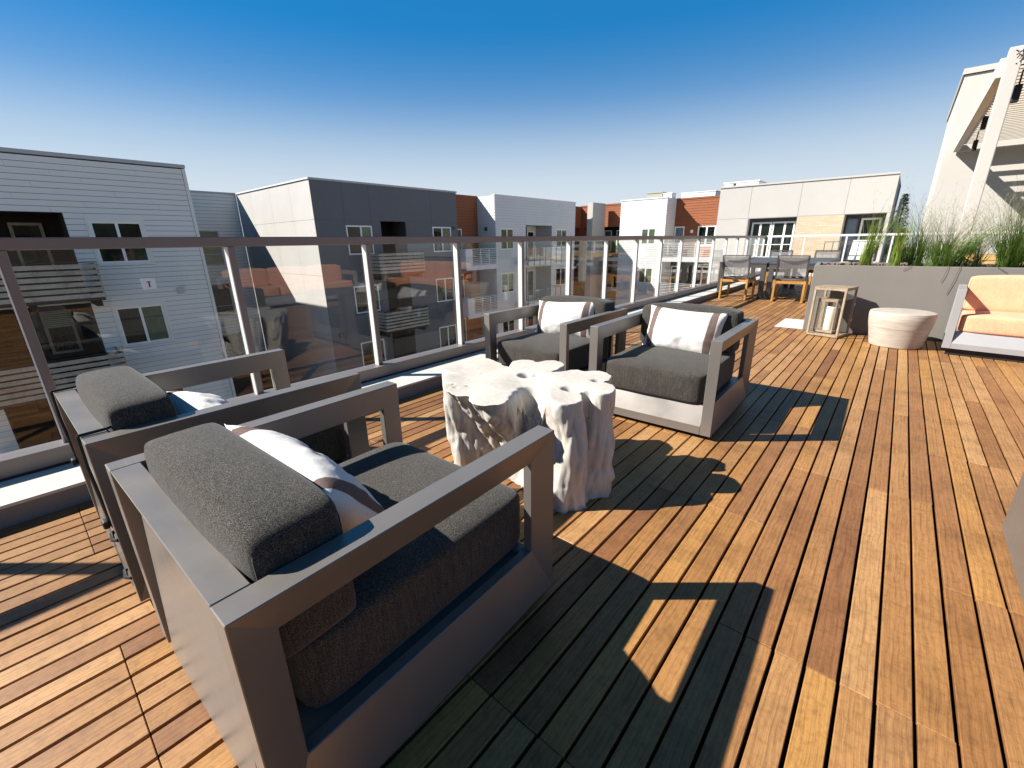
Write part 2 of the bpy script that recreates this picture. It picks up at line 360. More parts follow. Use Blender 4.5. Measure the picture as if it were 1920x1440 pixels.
# ------------------------------------------------------------------ deck
deck = thing('deck_floor', '', '', (0, 0, 0)); del deck['label']; del deck['category']; struct(deck)
PITCH = .0846; TL = 1.38; GAP = .0100
edges = [-2.965, -2.389, -1.713, -1.121, -.827, -.235, .357]
k = .357
while k < 6.5: k += .592; edges.append(k)
planks = []
odd = {0: -.012, 1: .678, 2: -.03, 3: -.03, 4: .641, 5: 1.327}
for ci in range(len(edges) - 1):
    x0, x1 = edges[ci], edges[ci + 1]; nb = max(1, round((x1 - x0) / PITCH)); p = (x1 - x0) / nb
    off = odd.get(ci, .645 if ci % 2 == 0 else -.05) ; off = off % TL
    for ti in range(-3, 13):
        y0 = off + ti * TL
        if y0 > 16.2 or y0 + TL < -2.2: continue
        jx = random.uniform(-.0015, .0015)
        for bi in range(nb):
            planks.append((x0 + p * (bi + .5) + jx + random.uniform(-.0007, .0007), y0, p - GAP + random.uniform(-.001, .001), min(TL, 16.25 - y0), random.uniform(-.0012, .0012)))
def rank(pl):
    c = px((pl[0], pl[1] + .69, 0)); best = 0
    pts = [px((pl[0], pl[1] + f * pl[3], 0)) for f in (0, .25, .5, .75, 1)]
    vis = [q for q in pts if q and -40 < q[0] < 1960 and -40 < q[1] < 1480]
    if not vis: return 0
    d = min(sqrt(pl[0] ** 2 + (pl[1] + f * pl[3]) ** 2) for f, q in zip((0, .25, .5, .75, 1), pts) if q and -40 < q[0] < 1960 and -40 < q[1] < 1480)
    return len(vis) / (1 + d * d)
planks.sort(key=rank, reverse=True)
def plank_mesh():
    m = MB().box(-.5, .5, 0, 1, -.022, 0).mesh('plank'); m.materials.append(WOOD); return m
bw = PITCH - GAP
pm = MB().box(-bw/2, bw/2, .0012, TL - .0012, -.022, 0).mesh('plank'); bevel(pm, .0018, 1); pm.materials.append(WOOD)
rest = MB()
for i, (x, y, wd, ln, dz) in enumerate(planks):
    if i < 299:
        o = obj('plank', pm, None, deck, (x, y, dz)); o.scale = (wd / bw, ln / TL, 1); o.rotation_euler = (0, random.uniform(-.004, .004), 0)
rest_pl = planks[299:]
# the remaining boards: joined, one object; colour varies through a random-per-island attribute
for (x, y, wd, ln, dz) in rest_pl: rest.box(x - wd/2, x + wd/2, y + .0012, y + ln - .0012, -.022 + dz, dz)
WOODR = WOOD.copy(); WOODR.name = 'ipe_wood_joined'
for n in list(WOODR.node_tree.nodes):
    if n.type == 'OBJECT_INFO':
        gi = WOODR.node_tree.nodes.new('ShaderNodeNewGeometry')
        for l in list(WOODR.node_tree.links):
            if l.from_node == n: WOODR.node_tree.links.new(gi.outputs['Random Per Island'], l.to_socket)
stuff(obj('far_planks', rest, WOODR, deck))
und = MB().quad((-3.0, -6, -.03), (8.9, -6, -.03), (8.9, 16.35, -.03), (-3.0, 16.35, -.03)); obj('underlay', und, UNDER, deck)

# ------------------------------------------------------------------ curb + glass railings
XG = -3.40
c = thing('curb_ledge', 'low pale ledge along the foot of the glass railing', 'ledge', (-3.1, 5, 0), absolute=True)
yj = -5.0; ys = [-5.0]
while ys[-1] < 16: ys.append(ys[-1] + 2.35)
ys = [y + .62 for y in ys]
for a, b_ in zip(ys[:-1], ys[1:]):
    obj('coping_slab', MB().box(-3.61, -2.972, a + .002, min(b_, 16.6) - .002, .094, .11), CURB, c)
obj('curb_face', MB().box(-3.60, -2.985, -5, 16.5, -.05, .094), CURBF, c)
c2 = thing('curb_ledge', 'pale ledge across the far end of the terrace behind the dining tables', 'ledge', (0, 16.4, 0), absolute=True)
obj('coping_slab', MB().box(-2.96, 8.9, 16.30, 16.62, .094, .11), CURB, c2); obj('curb_face', MB().box(-2.97, 8.9, 16.32, 16.6, -.05, .094), CURBF, c2)

rail = thing('glass_railing', 'long glass railing with taupe handrail and posts along the left edge', 'railing', (XG, 5, .11), absolute=True)
ZT = 1.31
hm = bevel(MB().box(XG - .035, XG + .035, -3.1, 16.40, ZT - .062, ZT).mesh('handrail'), .004); obj('handrail', hm, RAILM, rail)
obj('base_shoe', MB().box(XG - .045, XG + .085, -3.1, 16.40, .112, .215), RAILM, rail)
obj('drip_gap', MB().box(XG + .086, XG + .097, -3.1, 16.4, .111, .122), BLACK, rail)
posts = [0.056 + 1.0155 * i for i in range(-3, 17)]
pmh = MB().box(-.024, .036, -.026, .014, .214, ZT - .061).mesh('post'); bevel(pmh, .003); pmh.materials.append(RAILM)
fin = MB().box(-.02, .0355, -.033, -.0262, .216, ZT - .063).mesh('sunlit_strip'); fin.materials.append(RAILW)  # white gasket strip that also paints the sun on each post's lit side
for y in posts:
    p = obj('post', pmh, None, rail, (XG - rail['base'][0] + 0.0, y - 5, -.11))
    obj('sunlit_post_strip', fin, None, p, (0, 0, 0))
for a, b_ in zip(posts[:-1], posts[1:]):
    obj('glass_panel', MB().box(XG - .006, XG + .006, a + .016, b_ - .036, .19, ZT - .058), GLASS, rail)
r2 = thing('glass_railing', 'sunlit glass railing across the far end behind the dining chairs', 'railing', (0, 16.42, .11), absolute=True)
obj('handrail', bevel(MB().box(XG + .04, 8.8, 16.39, 16.45, ZT - .06, ZT).mesh('handrail'), .004), RAILW, r2)  # sun on this rail is put into its pale colour
obj('base_shoe', MB().box(XG + .05, 8.8, 16.38, 16.46, .112, .2), RAILW, r2)
xs = [XG + .06 + 1.03 * i for i in range(0, 12)]
for x in xs[1:]: obj('post', MB().box(x - .02, x + .02, 16.40, 16.44, .2, ZT - .06), RAILW, r2)
for a, b_ in zip(xs[:-1], xs[1:]): obj('glass_panel', MB().box(a + .025, b_ - .025, 16.414, 16.426, .19, ZT - .055), GLASS, r2)
st = thing('sticker', 'small white square sticker on the glass panel near the left end of the railing', 'sticker', (XG + .0072, .595, 1.045))
obj('sheet', MB().box(0, .0006, -.033, .033, -.032, .032), PAPER, st)
obj('printed_mark', MB().box(.0007, .0011, -.010, .010, .008, .013).box(.0007, .0011, -.0035, .0035, -.018, .0075).box(.0007, .0011, -.009, .010, -.020, -.0185), INK, st)

# ------------------------------------------------------------------ lounge chairs
def loop_frame(mb, W0, D, zb, h, side):
    """side frame: picture-frame loop in the y-z plane, outside face chamfered inwards"""
    s = side; xo = s * W0 / 2; xi = s * (W0 / 2 - .068); xc = s * (W0 / 2 - .034)
    A = [(0, zb), (D, zb), (D, h), (0, h)]
    t, tb, ty = .098, .185, .085
    B = [(ty, zb + tb), (D - ty, zb + tb), (D - ty, h - t), (ty, h - t)]
    loops = [[(xo, y, z) for y, z in A], [(xc, y, z) for y, z in B], [(xi, y, z) for y, z in B], [(xi, y, z) for y, z in A]]
    i = len(mb.v)
    for L in loops: mb.v += L
    for a in range(4):
        b = (a + 1) % 4
        for k in range(4):
            b2 = b * 4; a2 = a * 4
            mb.f.append((i + a2 + k, i + a2 + (k + 1) % 4, i + b2 + (k + 1) % 4, i + b2 + k))
def soft_box(nx, ny, nz, sx, sy, sz, r, puff=0.0, seed=0, wr=.004):
    """rounded, slightly bulging cushion centred at the origin"""
    bm = bmesh.new(); bmesh.ops.create_cube(bm, size=1)
    bmesh.ops.subdivide_edges(bm, edges=bm.edges, cuts=9, use_grid_fill=True)
    for v in bm.verts:
        p = Vector((v.co.x * sx, v.co.y * sy, v.co.z * sz)); hx, hy, hz = sx/2 - r, sy/2 - r, sz/2 - r
        q = Vector((max(-hx, min(hx, p.x)), max(-hy, min(hy, p.y)), max(-hz, min(hz, p.z)))); d = p - q
        if d.length > 1e-9: p = q + d.normalized() * min(r, d.length * 1.0) if d.length > r else p
        u, v_, w_ = p.x / (sx/2), p.y / (sy/2), p.z / (sz/2)
        f = puff
        p.z += (1 if w_ > 0 else -1) * f * (1 - u*u) * (1 - v_*v_) * abs(w_)
        p.x += (1 if u > 0 else -1) * f * .15 * (1 - v_*v_) * (1 - w_*w_) * abs(u)
        p.y += (1 if v_ > 0 else -1) * f * .6 * (1 - u*u) * (1 - w_*w_) * abs(v_)
        n = noise.noise(Vector((p.x * 5 + seed, p.y * 5, p.z * 5)))
        p += p.normalized() * n * wr
        v.co = p
    me = bpy.data.meshes.new('cushion'); bm.to_mesh(me); bm.free()
    o = bpy.data.objects.new('tmp', me); COL.objects.link(o); md = o.modifiers.new('s', 'SUBSURF'); md.levels = 1; md.render_levels = 1
    dg = bpy.context.evaluated_depsgraph_get(); m2 = bpy.data.meshes.new_from_object(o.evaluated_get(dg)); bpy.data.objects.remove(o)
    for p in m2.polygons: p.use_smooth = True
    return m2
def piping(sx, sz, y, r=.02, wr=.0028):
    """stitched seam loop in the x-z plane at depth y"""
    pts = []
    for (cx, cz, a0) in ((sx/2 - r, sz/2 - r, 0), (-sx/2 + r, sz/2 - r, 90), (-sx/2 + r, -sz/2 + r, 180), (sx/2 - r, -sz/2 + r, 270)):
        for k in range(5):
            a = radians(a0 + k * 22.5); pts.append((cx + r * cos(a), y, cz + r * sin(a)))
    pts.append(pts[0]); return MB().tube(pts, wr, 5, False)
def make_club(name, label, cat, W0, D, h, fm, cm, seed, nseat=1, group=None, th=.205, backtop=.752, seat_top=.43, zb=.03):
    """local frame: rear at y=0, front at y=D, centred on x"""
    t = thing(name, label, cat, group=group)
    for s in (-1, 1):
        mb = MB(); loop_frame(mb, W0, D, zb, h, s); me = mb.mesh('arm_frame'); bevel(me, .0022, 1); obj('arm_frame', me, fm, t, (0, 0, 0))
    iw = W0 / 2 - .069
    # top back rail with bevelled rear face
    br = MB(); br.prism([(-iw, .0, h), (-iw, .068, h), (-iw, .068, h - .10), (-iw, .030, h - .10)], (2 * iw, 0, 0)); me = br.mesh('back_rail'); bevel(me, .002); obj('back_rail', me, fm, t, (0, 0, 0))
    bp = MB(); bp.prism([(-iw + .055, .0, zb), (-iw + .055, .03, h - .103), (-iw + .055, .05, h - .103), (-iw + .055, .06, zb)], (2 * iw - .11, 0, 0)); obj('back_panel', bevel(bp.mesh('back_panel'), .002), fm, t, (0, 0, 0))
    # front apron: flat rail and a sloping ledge rising to the cushion
    fa = MB(); fa.prism([(-iw, D, zb), (-iw, D, zb + .058), (-iw, D - .065, zb + .182), (-iw, D - .11, zb + .182), (-iw, D - .11, zb)], (2 * iw, 0, 0)); obj('front_apron', bevel(fa.mesh('front_apron'), .002), fm, t, (0, 0, 0))
    sp = MB().box(-iw + .002, iw - .002, .062, D - .112, zb + .13, zb + .168); obj('seat_platform', sp, fm, t, (0, 0, 0))
    gl = MB()
    for sx in (-1, 1): gl.box(sx * (W0/2 - .07) - .03, sx * (W0/2 - .07) + .03, .05, D - .05, 0, zb - .002)
    gl.box(-W0/2 + .1, W0/2 - .1, D - .09, D - .05, 0, zb - .002)
    obj('plinth', gl, BLACK, t, (0, 0, 0))
    cw = (2 * iw - .02) / nseat
    for i in range(nseat):
        cx = -iw + .01 + cw * (i + .5)
        zt = seat_top; zbm = zb + .176
        sm = soft_box(10, 10, 6, cw - .014, D - .165, zt - zbm, .03, .020, seed + i)
        so_ = obj('seat_cushion', sm, cm, t, (cx, D / 2 + .04, (zt + zbm) / 2 - .004))
        bh = backtop - (seat_top - .01)
        bm_ = soft_box(10, 6, 8, cw - .004, th, bh, .036, .020, seed + 5 + i, .002)
        bo = obj('back_cushion', bm_, cm, t, (cx + .004, .068 + th / 2 + .004, seat_top + bh / 2 - .02), (radians(2), 0, 0))
        for sx_ in (-1, 1):
            ring = [v.co for v in bm_.vertices if abs(v.co.x * sx_ - (cw / 2 - .010)) < .010]; ey = max(abs(c_.y) for c_ in ring); ez = max(abs(c_.z) for c_ in ring)
            pm_ = piping(2 * ey + .001, 2 * ez + .001, 0, .032, .0022); pm_.v = [(sx_ * (cw / 2 - .012) + y * 1.0, x, z) for x, y, z in pm_.v]; obj('seam', smooth(pm_.mesh('seam')), cm, bo, (0, 0, 0))
    return t
GRP = 'charcoal lounge chairs around the stump table'
def strap(ch, x, h=.66):
    pts = [(x, .13, h + .02), (x, .065, h + .006), (x, -.006, h + .004), (x, -.008, h - .11), (x, .0, h - .34), (x + .004, .03, h - .42)]
    mb = MB()
    for a, b_ in zip(pts[:-1], pts[1:]): mb.tube([a, b_], .0055, 6)
    s_ = obj('strap', mb, BLACK, ch, (0, 0, 0)); obj('buckle', bevel(MB().box(x - .02, x + .02, -.022, -.004, h - .345, h - .315).mesh('buckle'), .006, 2), BLACK, s_, (0, 0, 0))
chA = make_club('lounge_chair', 'nearest charcoal cushioned lounge chair in the foreground', 'chair', .905, .975, .66, FRAME, FAB, 3, group=GRP)
chA.location = (-1.172, .088, 0); chA.rotation_euler = (0, 0, radians(1.9))
specs = [((-2.285, .048, 0), .9, 'charcoal lounge chair at far left beside the glass railing, seen from behind', .88),
         ((-1.178, 3.715, 0), 181.2, 'charcoal lounge chair facing the camera on the open deck beyond the stump table', .905),
         ((-2.212, 3.67, 0), 179.5, 'charcoal lounge chair facing the camera beside the glass railing', .87)]
chairs = []
for loc, rz, lab, wd in specs:
    cpy = copy_tree(chA); cpy.location = loc; cpy.rotation_euler = (0, 0, radians(rz)); cpy.scale = (wd / .905, 1, 1); cpy['label'] = lab; cpy['group'] = GRP; chairs.append(cpy)
strap(chairs[0], .36, .662); strap(chairs[0], -.395, .662)
for z in (.30, .14):
    mb = MB()
    q = [(.372, .02, z), (.372, -.008, z - .006), (.412, -.012, z - .012), (.436, -.002, z - .008), (.436, .03, z)]
    mb.tube(q, .007, 6); obj('cord_loop', mb, BLACK, chairs[0], (0, 0, 0))

# ------------------------------------------------------------------ pillows
def pillow_mesh(L=.60, Hh=.36, T=.19, seed=0):
    bm = bmesh.new(); nx, nz = 40, 26; g = []
    for side in (1, -1):
        gg = []
        for j in range(nz + 1):
            row = []
            for i in range(nx + 1):
                u = -1 + 2 * i / nx; v = -1 + 2 * j / nz
                pin = 1 - .07 * (1 - v * v); pin2 = 1 - .09 * (1 - u * u)
                th = max(0, (1 - abs(u) ** 3.2)) ** .62 * max(0, (1 - abs(v) ** 2.6)) ** .62
                n = noise.noise(Vector((u * 2.2 + seed, v * 1.6, side))) * .18 + noise.noise(Vector((u * 6 + seed, v * 4, side * 3))) * .09
                cr = .10 * sin(9 * u + 3 * v + seed) * (1 - abs(v)) * abs(u) ** 2
                y = side * T / 2 * th * (1 + n + cr)
                row.append(bm.verts.new((L / 2 * u * pin, y, Hh / 2 * v * pin2)))
            gg.append(row)
        g.append(gg)
    for s_, gg in enumerate(g):
        for j in range(nz):
            for i in range(nx):
                q = [gg[j][i], gg[j][i+1], gg[j+1][i+1], gg[j+1][i]]
                bm.faces.new(q if s_ == 0 else q[::-1])
    bmesh.ops.remove_doubles(bm, verts=bm.verts, dist=.0006)
    bmesh.ops.recalc_face_normals(bm, faces=bm.faces)
    me = bpy.data.meshes.new('pillow'); bm.to_mesh(me); bm.free(); me.materials.append(PILLOW)
    for p in me.polygons: p.use_smooth = True
    return me
def pillow(lab, loc, rot, seed, sc=1.0):
    o = obj('pillow', pillow_mesh(seed=seed), None); o.location = loc; o.rotation_euler = rot; o.scale = (sc, sc, sc)
    return tag(o, lab, 'pillow', 'striped lumbar pillows on the lounge chairs')
pillow('white lumbar pillow with brown end bands on the nearest lounge chair', (-1.225, .47, .545), (radians(34), radians(3), radians(1)), 1, 1.04)
pillow('white lumbar pillow with brown bands on the chair on the open deck', (-1.175, 3.385, .565), (radians(-20), radians(1.5), radians(-1)), 4)
pillow('white lumbar pillow with brown bands, slumped on the far chair beside the railing', (-2.235, 3.33, .56), (radians(-22), radians(-3), radians(8)), 9)
pillow('white lumbar pillow mostly hidden behind the arm of the far left chair', (-2.25, .50, .485), (radians(52), 0, radians(-4)), 13)

# ------------------------------------------------------------------ stump table
def stump():
    C = Vector((-1.43, 1.70)); H0 = .545
    #  tip top (x,y)  half width, foot (x,y), foot half width, inner centre pull
    L = [((-1.95, 1.63), .085, (-1.83, 1.59), .065, 1.1), ((-1.95, 1.85), .095, (-1.86, 1.82), .08, 1.2),
         ((-1.66, 2.03), .08, (-1.64, 1.98), .08, 1.2), ((-1.48, 2.13), .09, (-1.46, 2.08), .08, 1.2), ((-1.24, 2.05), .05, (-1.26, 2.0), .07, 1.2),
         ((-1.08, 2.07), .09, (-1.05, 2.0), .09, 1.2), ((-.935, 1.87), .095, (-.91, 1.80), .10, 1.3), ((-.995, 1.615), .085, (-.945, 1.585), .13, 1.3),
         ((-1.325, 1.28), .105, (-1.36, 1.80), .05, .75), ((-1.56, 1.31), .115, (-1.50, 1.78), .05, .75), ((-1.78, 1.46), .105, (-1.73, 1.47), .085, 1.0)]
    bm = bmesh.new()
    def sect(center, tip, hw, z, bulge):
        d = (tip - center); ln = d.length; d = d.normalized(); nrm = Vector((-d.y, d.x)); pts = []
        for k in range(20):
            a = 2 * pi * k / 20; ca, sa = cos(a), sin(a)
            r = hw
            if ca >= 0: p = tip - d * r + d * r * ca + nrm * r * sa
            else: p = center + d * r * ca + nrm * r * .8 * sa
            pts.append(bm.verts.new((p.x, p.y, z)))
        return pts
    for tip, hw, foot, fw, ex in L:
        tip = Vector(tip); foot = Vector(foot); rings = []
        NZ = 12
        for k in range(NZ + 1):
            t = k / NZ; z = -.03 + (H0 + .05) * t
            s_ = t ** ex
            p = foot.lerp(tip, s_) ; p += Vector((noise.noise(Vector((tip.x * 9, t * 3, 1))), noise.noise(Vector((tip.y * 9, t * 3, 5))))) * .035 * sin(pi * t)
            hwk = fw + (hw - fw) * s_ - .016 * sin(pi * t) + .012 * noise.noise(Vector((tip.x * 5, tip.y * 7, t * 5)))
            cc = C.lerp(p, .10 + .0 * t)
            rings.append(sect(cc, p, hwk, z, 0))
        for a, b_ in zip(rings[:-1], rings[1:]):
            for k in range(20): bm.faces.new((a[k], a[(k+1) % 20], b_[(k+1) % 20], b_[k]))
        bm.faces.new(rings[0][::-1]); bm.faces.new(rings[-1])
    me = bpy.data.meshes.new('s'); bm.to_mesh(me); bm.free()
    o = bpy.data.objects.new('tmp', me); COL.objects.link(o)
    r = o.modifiers.new('r', 'REMESH'); r.mode = 'VOXEL'; r.voxel_size = .0085
    s_ = o.modifiers.new('s', 'SMOOTH'); s_.iterations = 12; s_.factor = .6
    dg = bpy.context.evaluated_depsgraph_get(); m2 = bpy.data.meshes.new_from_object(o.evaluated_get(dg)); bpy.data.objects.remove(o)
    m2.calc_loop_triangles() if hasattr(m2, 'calc_loop_triangles') else None
    nr = [v.normal.copy() for v in m2.vertices]
    holes = [((-1.20, 1.50), .05, .30), ((-1.24, 1.56), .045, .28), ((-1.29, 1.63), .035, .16), ((-1.46, 1.80), .024, .11), ((-1.42, 1.83), .018, .09), ((-1.14, 1.75), .022, .07), ((-1.10, 1.745), .02, .06), ((-1.02, 1.74), .02, .07), ((-1.08, 1.93), .018, .05), ((-1.57, 1.46), .007, .02), ((-1.60, 1.40), .007, .02)]
    for v, n in zip(m2.vertices, nr):
        p = v.co; side = 1 - max(0, n.z) ** 2
        g_ = noise.noise(Vector((p.x * 26, p.y * 26, p.z * 5))) * .013 + noise.noise(Vector((p.x * 9, p.y * 9, p.z * 4 + 3))) * .022 + noise.noise(Vector((p.x * 60, p.y * 60, p.z * 14))) * .0035
        g_ -= max(0, .11 - abs(noise.noise(Vector((p.x * 13 + 7, p.y * 13, p.z * 2.6))))) * .09 + max(0, .07 - abs(noise.noise(Vector((p.x * 30, p.y * 30 + 5, p.z * 5))))) * .07
        lump = noise.noise(Vector((p.x * 16, p.y * 16, p.z * 16 + 9))); lump = max(0, lump - .25) * .05
        low = max(0, 1 - p.z / .22)
        p += n * (g_ * side + lump * (.3 + low) * side)
        rd = sqrt((p.x + 1.43) ** 2 + (p.y - 1.70) ** 2); zt = H0 + .016 * noise.noise(Vector((p.x * 4.5, p.y * 4.5, 0))) - .02 * max(0, 1 - rd / .2)
        if p.z > zt: p.z = zt + (p.z - zt) * .12
        for (hx, hy), hr, dp in holes:
            d = sqrt((p.x - hx) ** 2 + (p.y - hy) ** 2)
            if d < hr * 1.8 and p.z > H0 - .12:
                p.z -= dp * max(0, 1 - (d / (hr * 1.8)) ** 2) ** 1.5
        if p.z > H0 - .03:                              # worn edge of the top
            pass
        if p.z < 0: p.z = 0
        v.co = p - Vector((-1.43, 1.70, 0))
    o = bpy.data.objects.new('tmp', m2); COL.objects.link(o); s_ = o.modifiers.new('s', 'SMOOTH'); s_.iterations = 5; s_.factor = .5
    dg = bpy.context.evaluated_depsgraph_get(); m3_ = bpy.data.meshes.new_from_object(o.evaluated_get(dg)); bpy.data.objects.remove(o); m2 = m3_
    m2.materials.append(STUMP)
    for p in m2.polygons: p.use_smooth = True
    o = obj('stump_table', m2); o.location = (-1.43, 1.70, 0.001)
    tag(o, 'bleached white tree root coffee table between the four lounge chairs', 'coffee table')
stump()
# ------------------------------------------------------------------ orange sofas, grey box
sf = make_club('sofa', 'long orange cushioned sofa with grey frame in front of the planter', 'sofa', 2.5, .74, .70, SOFAM, ORANGE, 21, nseat=1, th=.17, backtop=.83, seat_top=.445, zb=.075)
sf.location = (1.83, 7.22, 0); sf.rotation_euler = (0, 0, radians(176))
sf2 = make_club('sofa', 'orange sofa at the right edge of the deck, seen reflected in the glass railing', 'sofa', 2.7, .80, .66, SOFAM, ORANGE, 31, nseat=3, th=.17, backtop=.80, seat_top=.445, zb=.06)
sf2.location = (3.75, 4.3, 0); sf2.rotation_euler = (0, 0, radians(90))
gb = bevel(MB().box(0, .6, -1.7, 0, .0, .62).mesh('side_cabinet'), .006, 2); o = obj('side_cabinet', gb, FRAME); o.location = (.575, 2.66, 0.001); o.rotation_euler = (0, 0, radians(-1)); tag(o, 'plain grey cabinet corner cut off by the right edge of the photo', 'cabinet')

# ------------------------------------------------------------------ drum stool (round, faceted wood block)
def lathe(prof, n=48, fac=0, jit=0):
    mb = MB()
    for r, z in prof:
        for j in range(n):
            a = 2 * pi * j / n; mb.v.append((r * cos(a), r * sin(a), z))
    m = len(prof)
    for k in range(m - 1):
        for j in range(n): mb.f.append((k*n + j, k*n + (j+1) % n, (k+1)*n + (j+1) % n, (k+1)*n + j))
    mb.f.append(tuple(range(n - 1, -1, -1))); mb.f.append(tuple(range((m-1)*n, m*n))); return mb
def drum_mat():
    t = NT('washed_wood_drum'); co = t.n('ShaderNodeTexCoord'); mp = t.n('ShaderNodeMapping'); mp.inputs['Scale'].default_value = (1, 1, 9); t.l(co.outputs['Object'], mp.inputs[0])
    n = t.noise(mp.outputs[0], 6, 6, .65); n2 = t.noise(co.outputs['Object'], 4, 4)
    c = t.ramp(n, [(.3, (.38, .33, .27)), (.5, (.47, .42, .36)), (.7, (.54, .49, .43))]); c = t.mix(.4, c, t.ramp(n2, [(.35, (.8, .78, .75)), (.6, (1, 1, 1))]), 'MULTIPLY')
    t.bump(n, .2, .003); return t.set(c, .55, 0, .4)
DR = drum_mat()
st = thing('drum_table', 'low round pale wood drum table between the lantern and the orange sofa', 'side table', (.148, 6.83, 0))
obj('lower_body', smooth(lathe([(.235, 0), (.245, .01), (.283, .21), (.286, .225)]).mesh('lower_body'), 30), DR, st, (0, 0, 0))
obj('upper_body', smooth(lathe([(.288, .2255), (.299, .30), (.305, .375), (.300, .39)]).mesh('upper_body'), 30), DR, st, (0, 0, 0))
obj('top_rim', smooth(lathe([(.300, .3905), (.297, .402), (.27, .408), (.10, .404)]).mesh('top_rim'), 50), DR, st, (0, 0, 0))

# ------------------------------------------------------------------ lanterns
def lantern(name, lab, loc, rz, w, d, h, t, metal):
    L = thing(name, lab, 'lantern', loc, rz, 'lanterns in front of the planter')
    for sx in (-1, 1):
        for sy in (-1, 1):
            x, y = sx * (w/2 - t/2), sy * (d/2 - t/2)
            obj('post', bevel(MB().box(x - t/2, x + t/2, y - t/2, y + t/2, .035, h - .03).mesh('post'), .002), LWOOD, L, (0, 0, 0))
    base = MB().box(-w/2, w/2, -d/2, d/2, .008, .0345); obj('base', bevel(base.mesh('base'), .002), LWOOD, L, (0, 0, 0))
    tp = MB()
    for a in ((-w/2, w/2, -d/2, -d/2 + t), (-w/2, w/2, d/2 - t, d/2), (-w/2, -w/2 + t, -d/2 + t, d/2 - t), (w/2 - t, w/2, -d/2 + t, d/2 - t)): tp.box(*a, h - .0295, h - .004)
    obj('top_frame', tp, LWOOD, L, (0, 0, 0)); obj('lid', MB().box(-w/2 - .002, w/2 + .002, -d/2 - .002, d/2 + .002, h - .0035, h + .006), LWOOD, L, (0, 0, 0))
    for (x0, x1, y0, y1) in ((-w/2 + t, w/2 - t, -d/2 + .008, -d/2 + .011), (-w/2 + t, w/2 - t, d/2 - .011, d/2 - .008), (-w/2 + .008, -w/2 + .011, -d/2 + t, d/2 - t), (w/2 - .011, w/2 - .008, -d/2 + t, d/2 - t)):
        obj('pane', MB().box(x0, x1, y0, y1, .037, h - .032), GLASS2, L, (0, 0, 0))
    hg = MB(); 
    for z in (h * .3, h * .62): hg.box(w/2 + .0005, w/2 + .006, d/2 - t * .9, d/2 - t * .1, z, z + .035)
    obj('hinge', hg, RAILW, L, (0, 0, 0)); return L
lantern('lantern', 'tall wooden framed glass lantern beside the planter corner', (-.545, 7.06, 0), radians(-14), .36, .36, .63, .024, 1)
lantern('lantern', 'smaller wooden lantern standing inside the tall one with a candle', (-.57, 7.07, .038), radians(-14), .22, .22, .44, .017, 1)
cn = obj('candle', smooth(lathe([(.058, 0), (.06, .004), (.06, .30), (.052, .306), (.02, .298)]).mesh('candle'), 40), CANDLE); cn.location = (-.545, 7.06, .075); tag(cn, 'thick ivory pillar candle inside the lantern', 'candle')
mt = obj('floor_mat', MB().box(-.38, .1, -.35, .5, 0, .004), CURB); mt.location = (-.83, 7.66, .003); mt.rotation_euler = (0, 0, radians(0)); tag(mt, 'flat white board lying on the deck at the planter end', 'board')

# ------------------------------------------------------------------ planter
PA = radians(5)
pl = thing('planter', 'long warm grey concrete planter box holding tall grasses', 'planter', (-.857, 7.30, 0), PA)
PW, PD, PH = 6.2, .95, .885
pb = MB().box(0, PW, 0, .055, .0, PH).box(0, PW, PD - .055, PD, 0, PH).box(0, .055, .0551, PD - .0551, 0, PH).box(PW - .055, PW, .0551, PD - .0551, 0, PH)
obj('planter_wall', bevel(pb.mesh('planter_wall'), .004), PLANT, pl, (0, 0, 0))
sm = MB(); nx, ny = 90, 16
for j in range(ny + 1):
    for i in range(nx + 1):
        x = .056 + (PW - .112) * i / nx; y = .056 + (PD - .112) * j / ny; sm.v.append((x, y, PH - .06 + .035 * noise.noise(Vector((x * 9, y * 9, 0))) + .02 * noise.noise(Vector((x * 30, y * 30, 4)))))
for j in range(ny):
    for i in range(nx): a = j * (nx + 1) + i; sm.f.append((a, a + 1, a + nx + 2, a + nx + 1))
obj('soil', sm, SOIL, pl, (0, 0, 0))
def p2w(x, y, z=PH - .03): return (-.857 + x * cos(PA) - y * sin(PA), 7.30 + x * sin(PA) + y * cos(PA), z)
chips = MB(); R_ = random.Random(5)
for i in range(900):
    x, y = R_.uniform(.07, PW - .07), R_.uniform(.07, PD - .07); M = Matrix.Translation((x, y, PH - .03 + R_.uniform(-.015, .02))) @ Matrix.Rotation(R_.uniform(0, 6), 4, (R_.random(), R_.random(), R_.random() + .1))
    chips.box(-.018, .018, -.007, .007, -.003, .003, M)
stuff(obj('mulch_chips', chips, SOIL, pl, (0, 0, 0)))
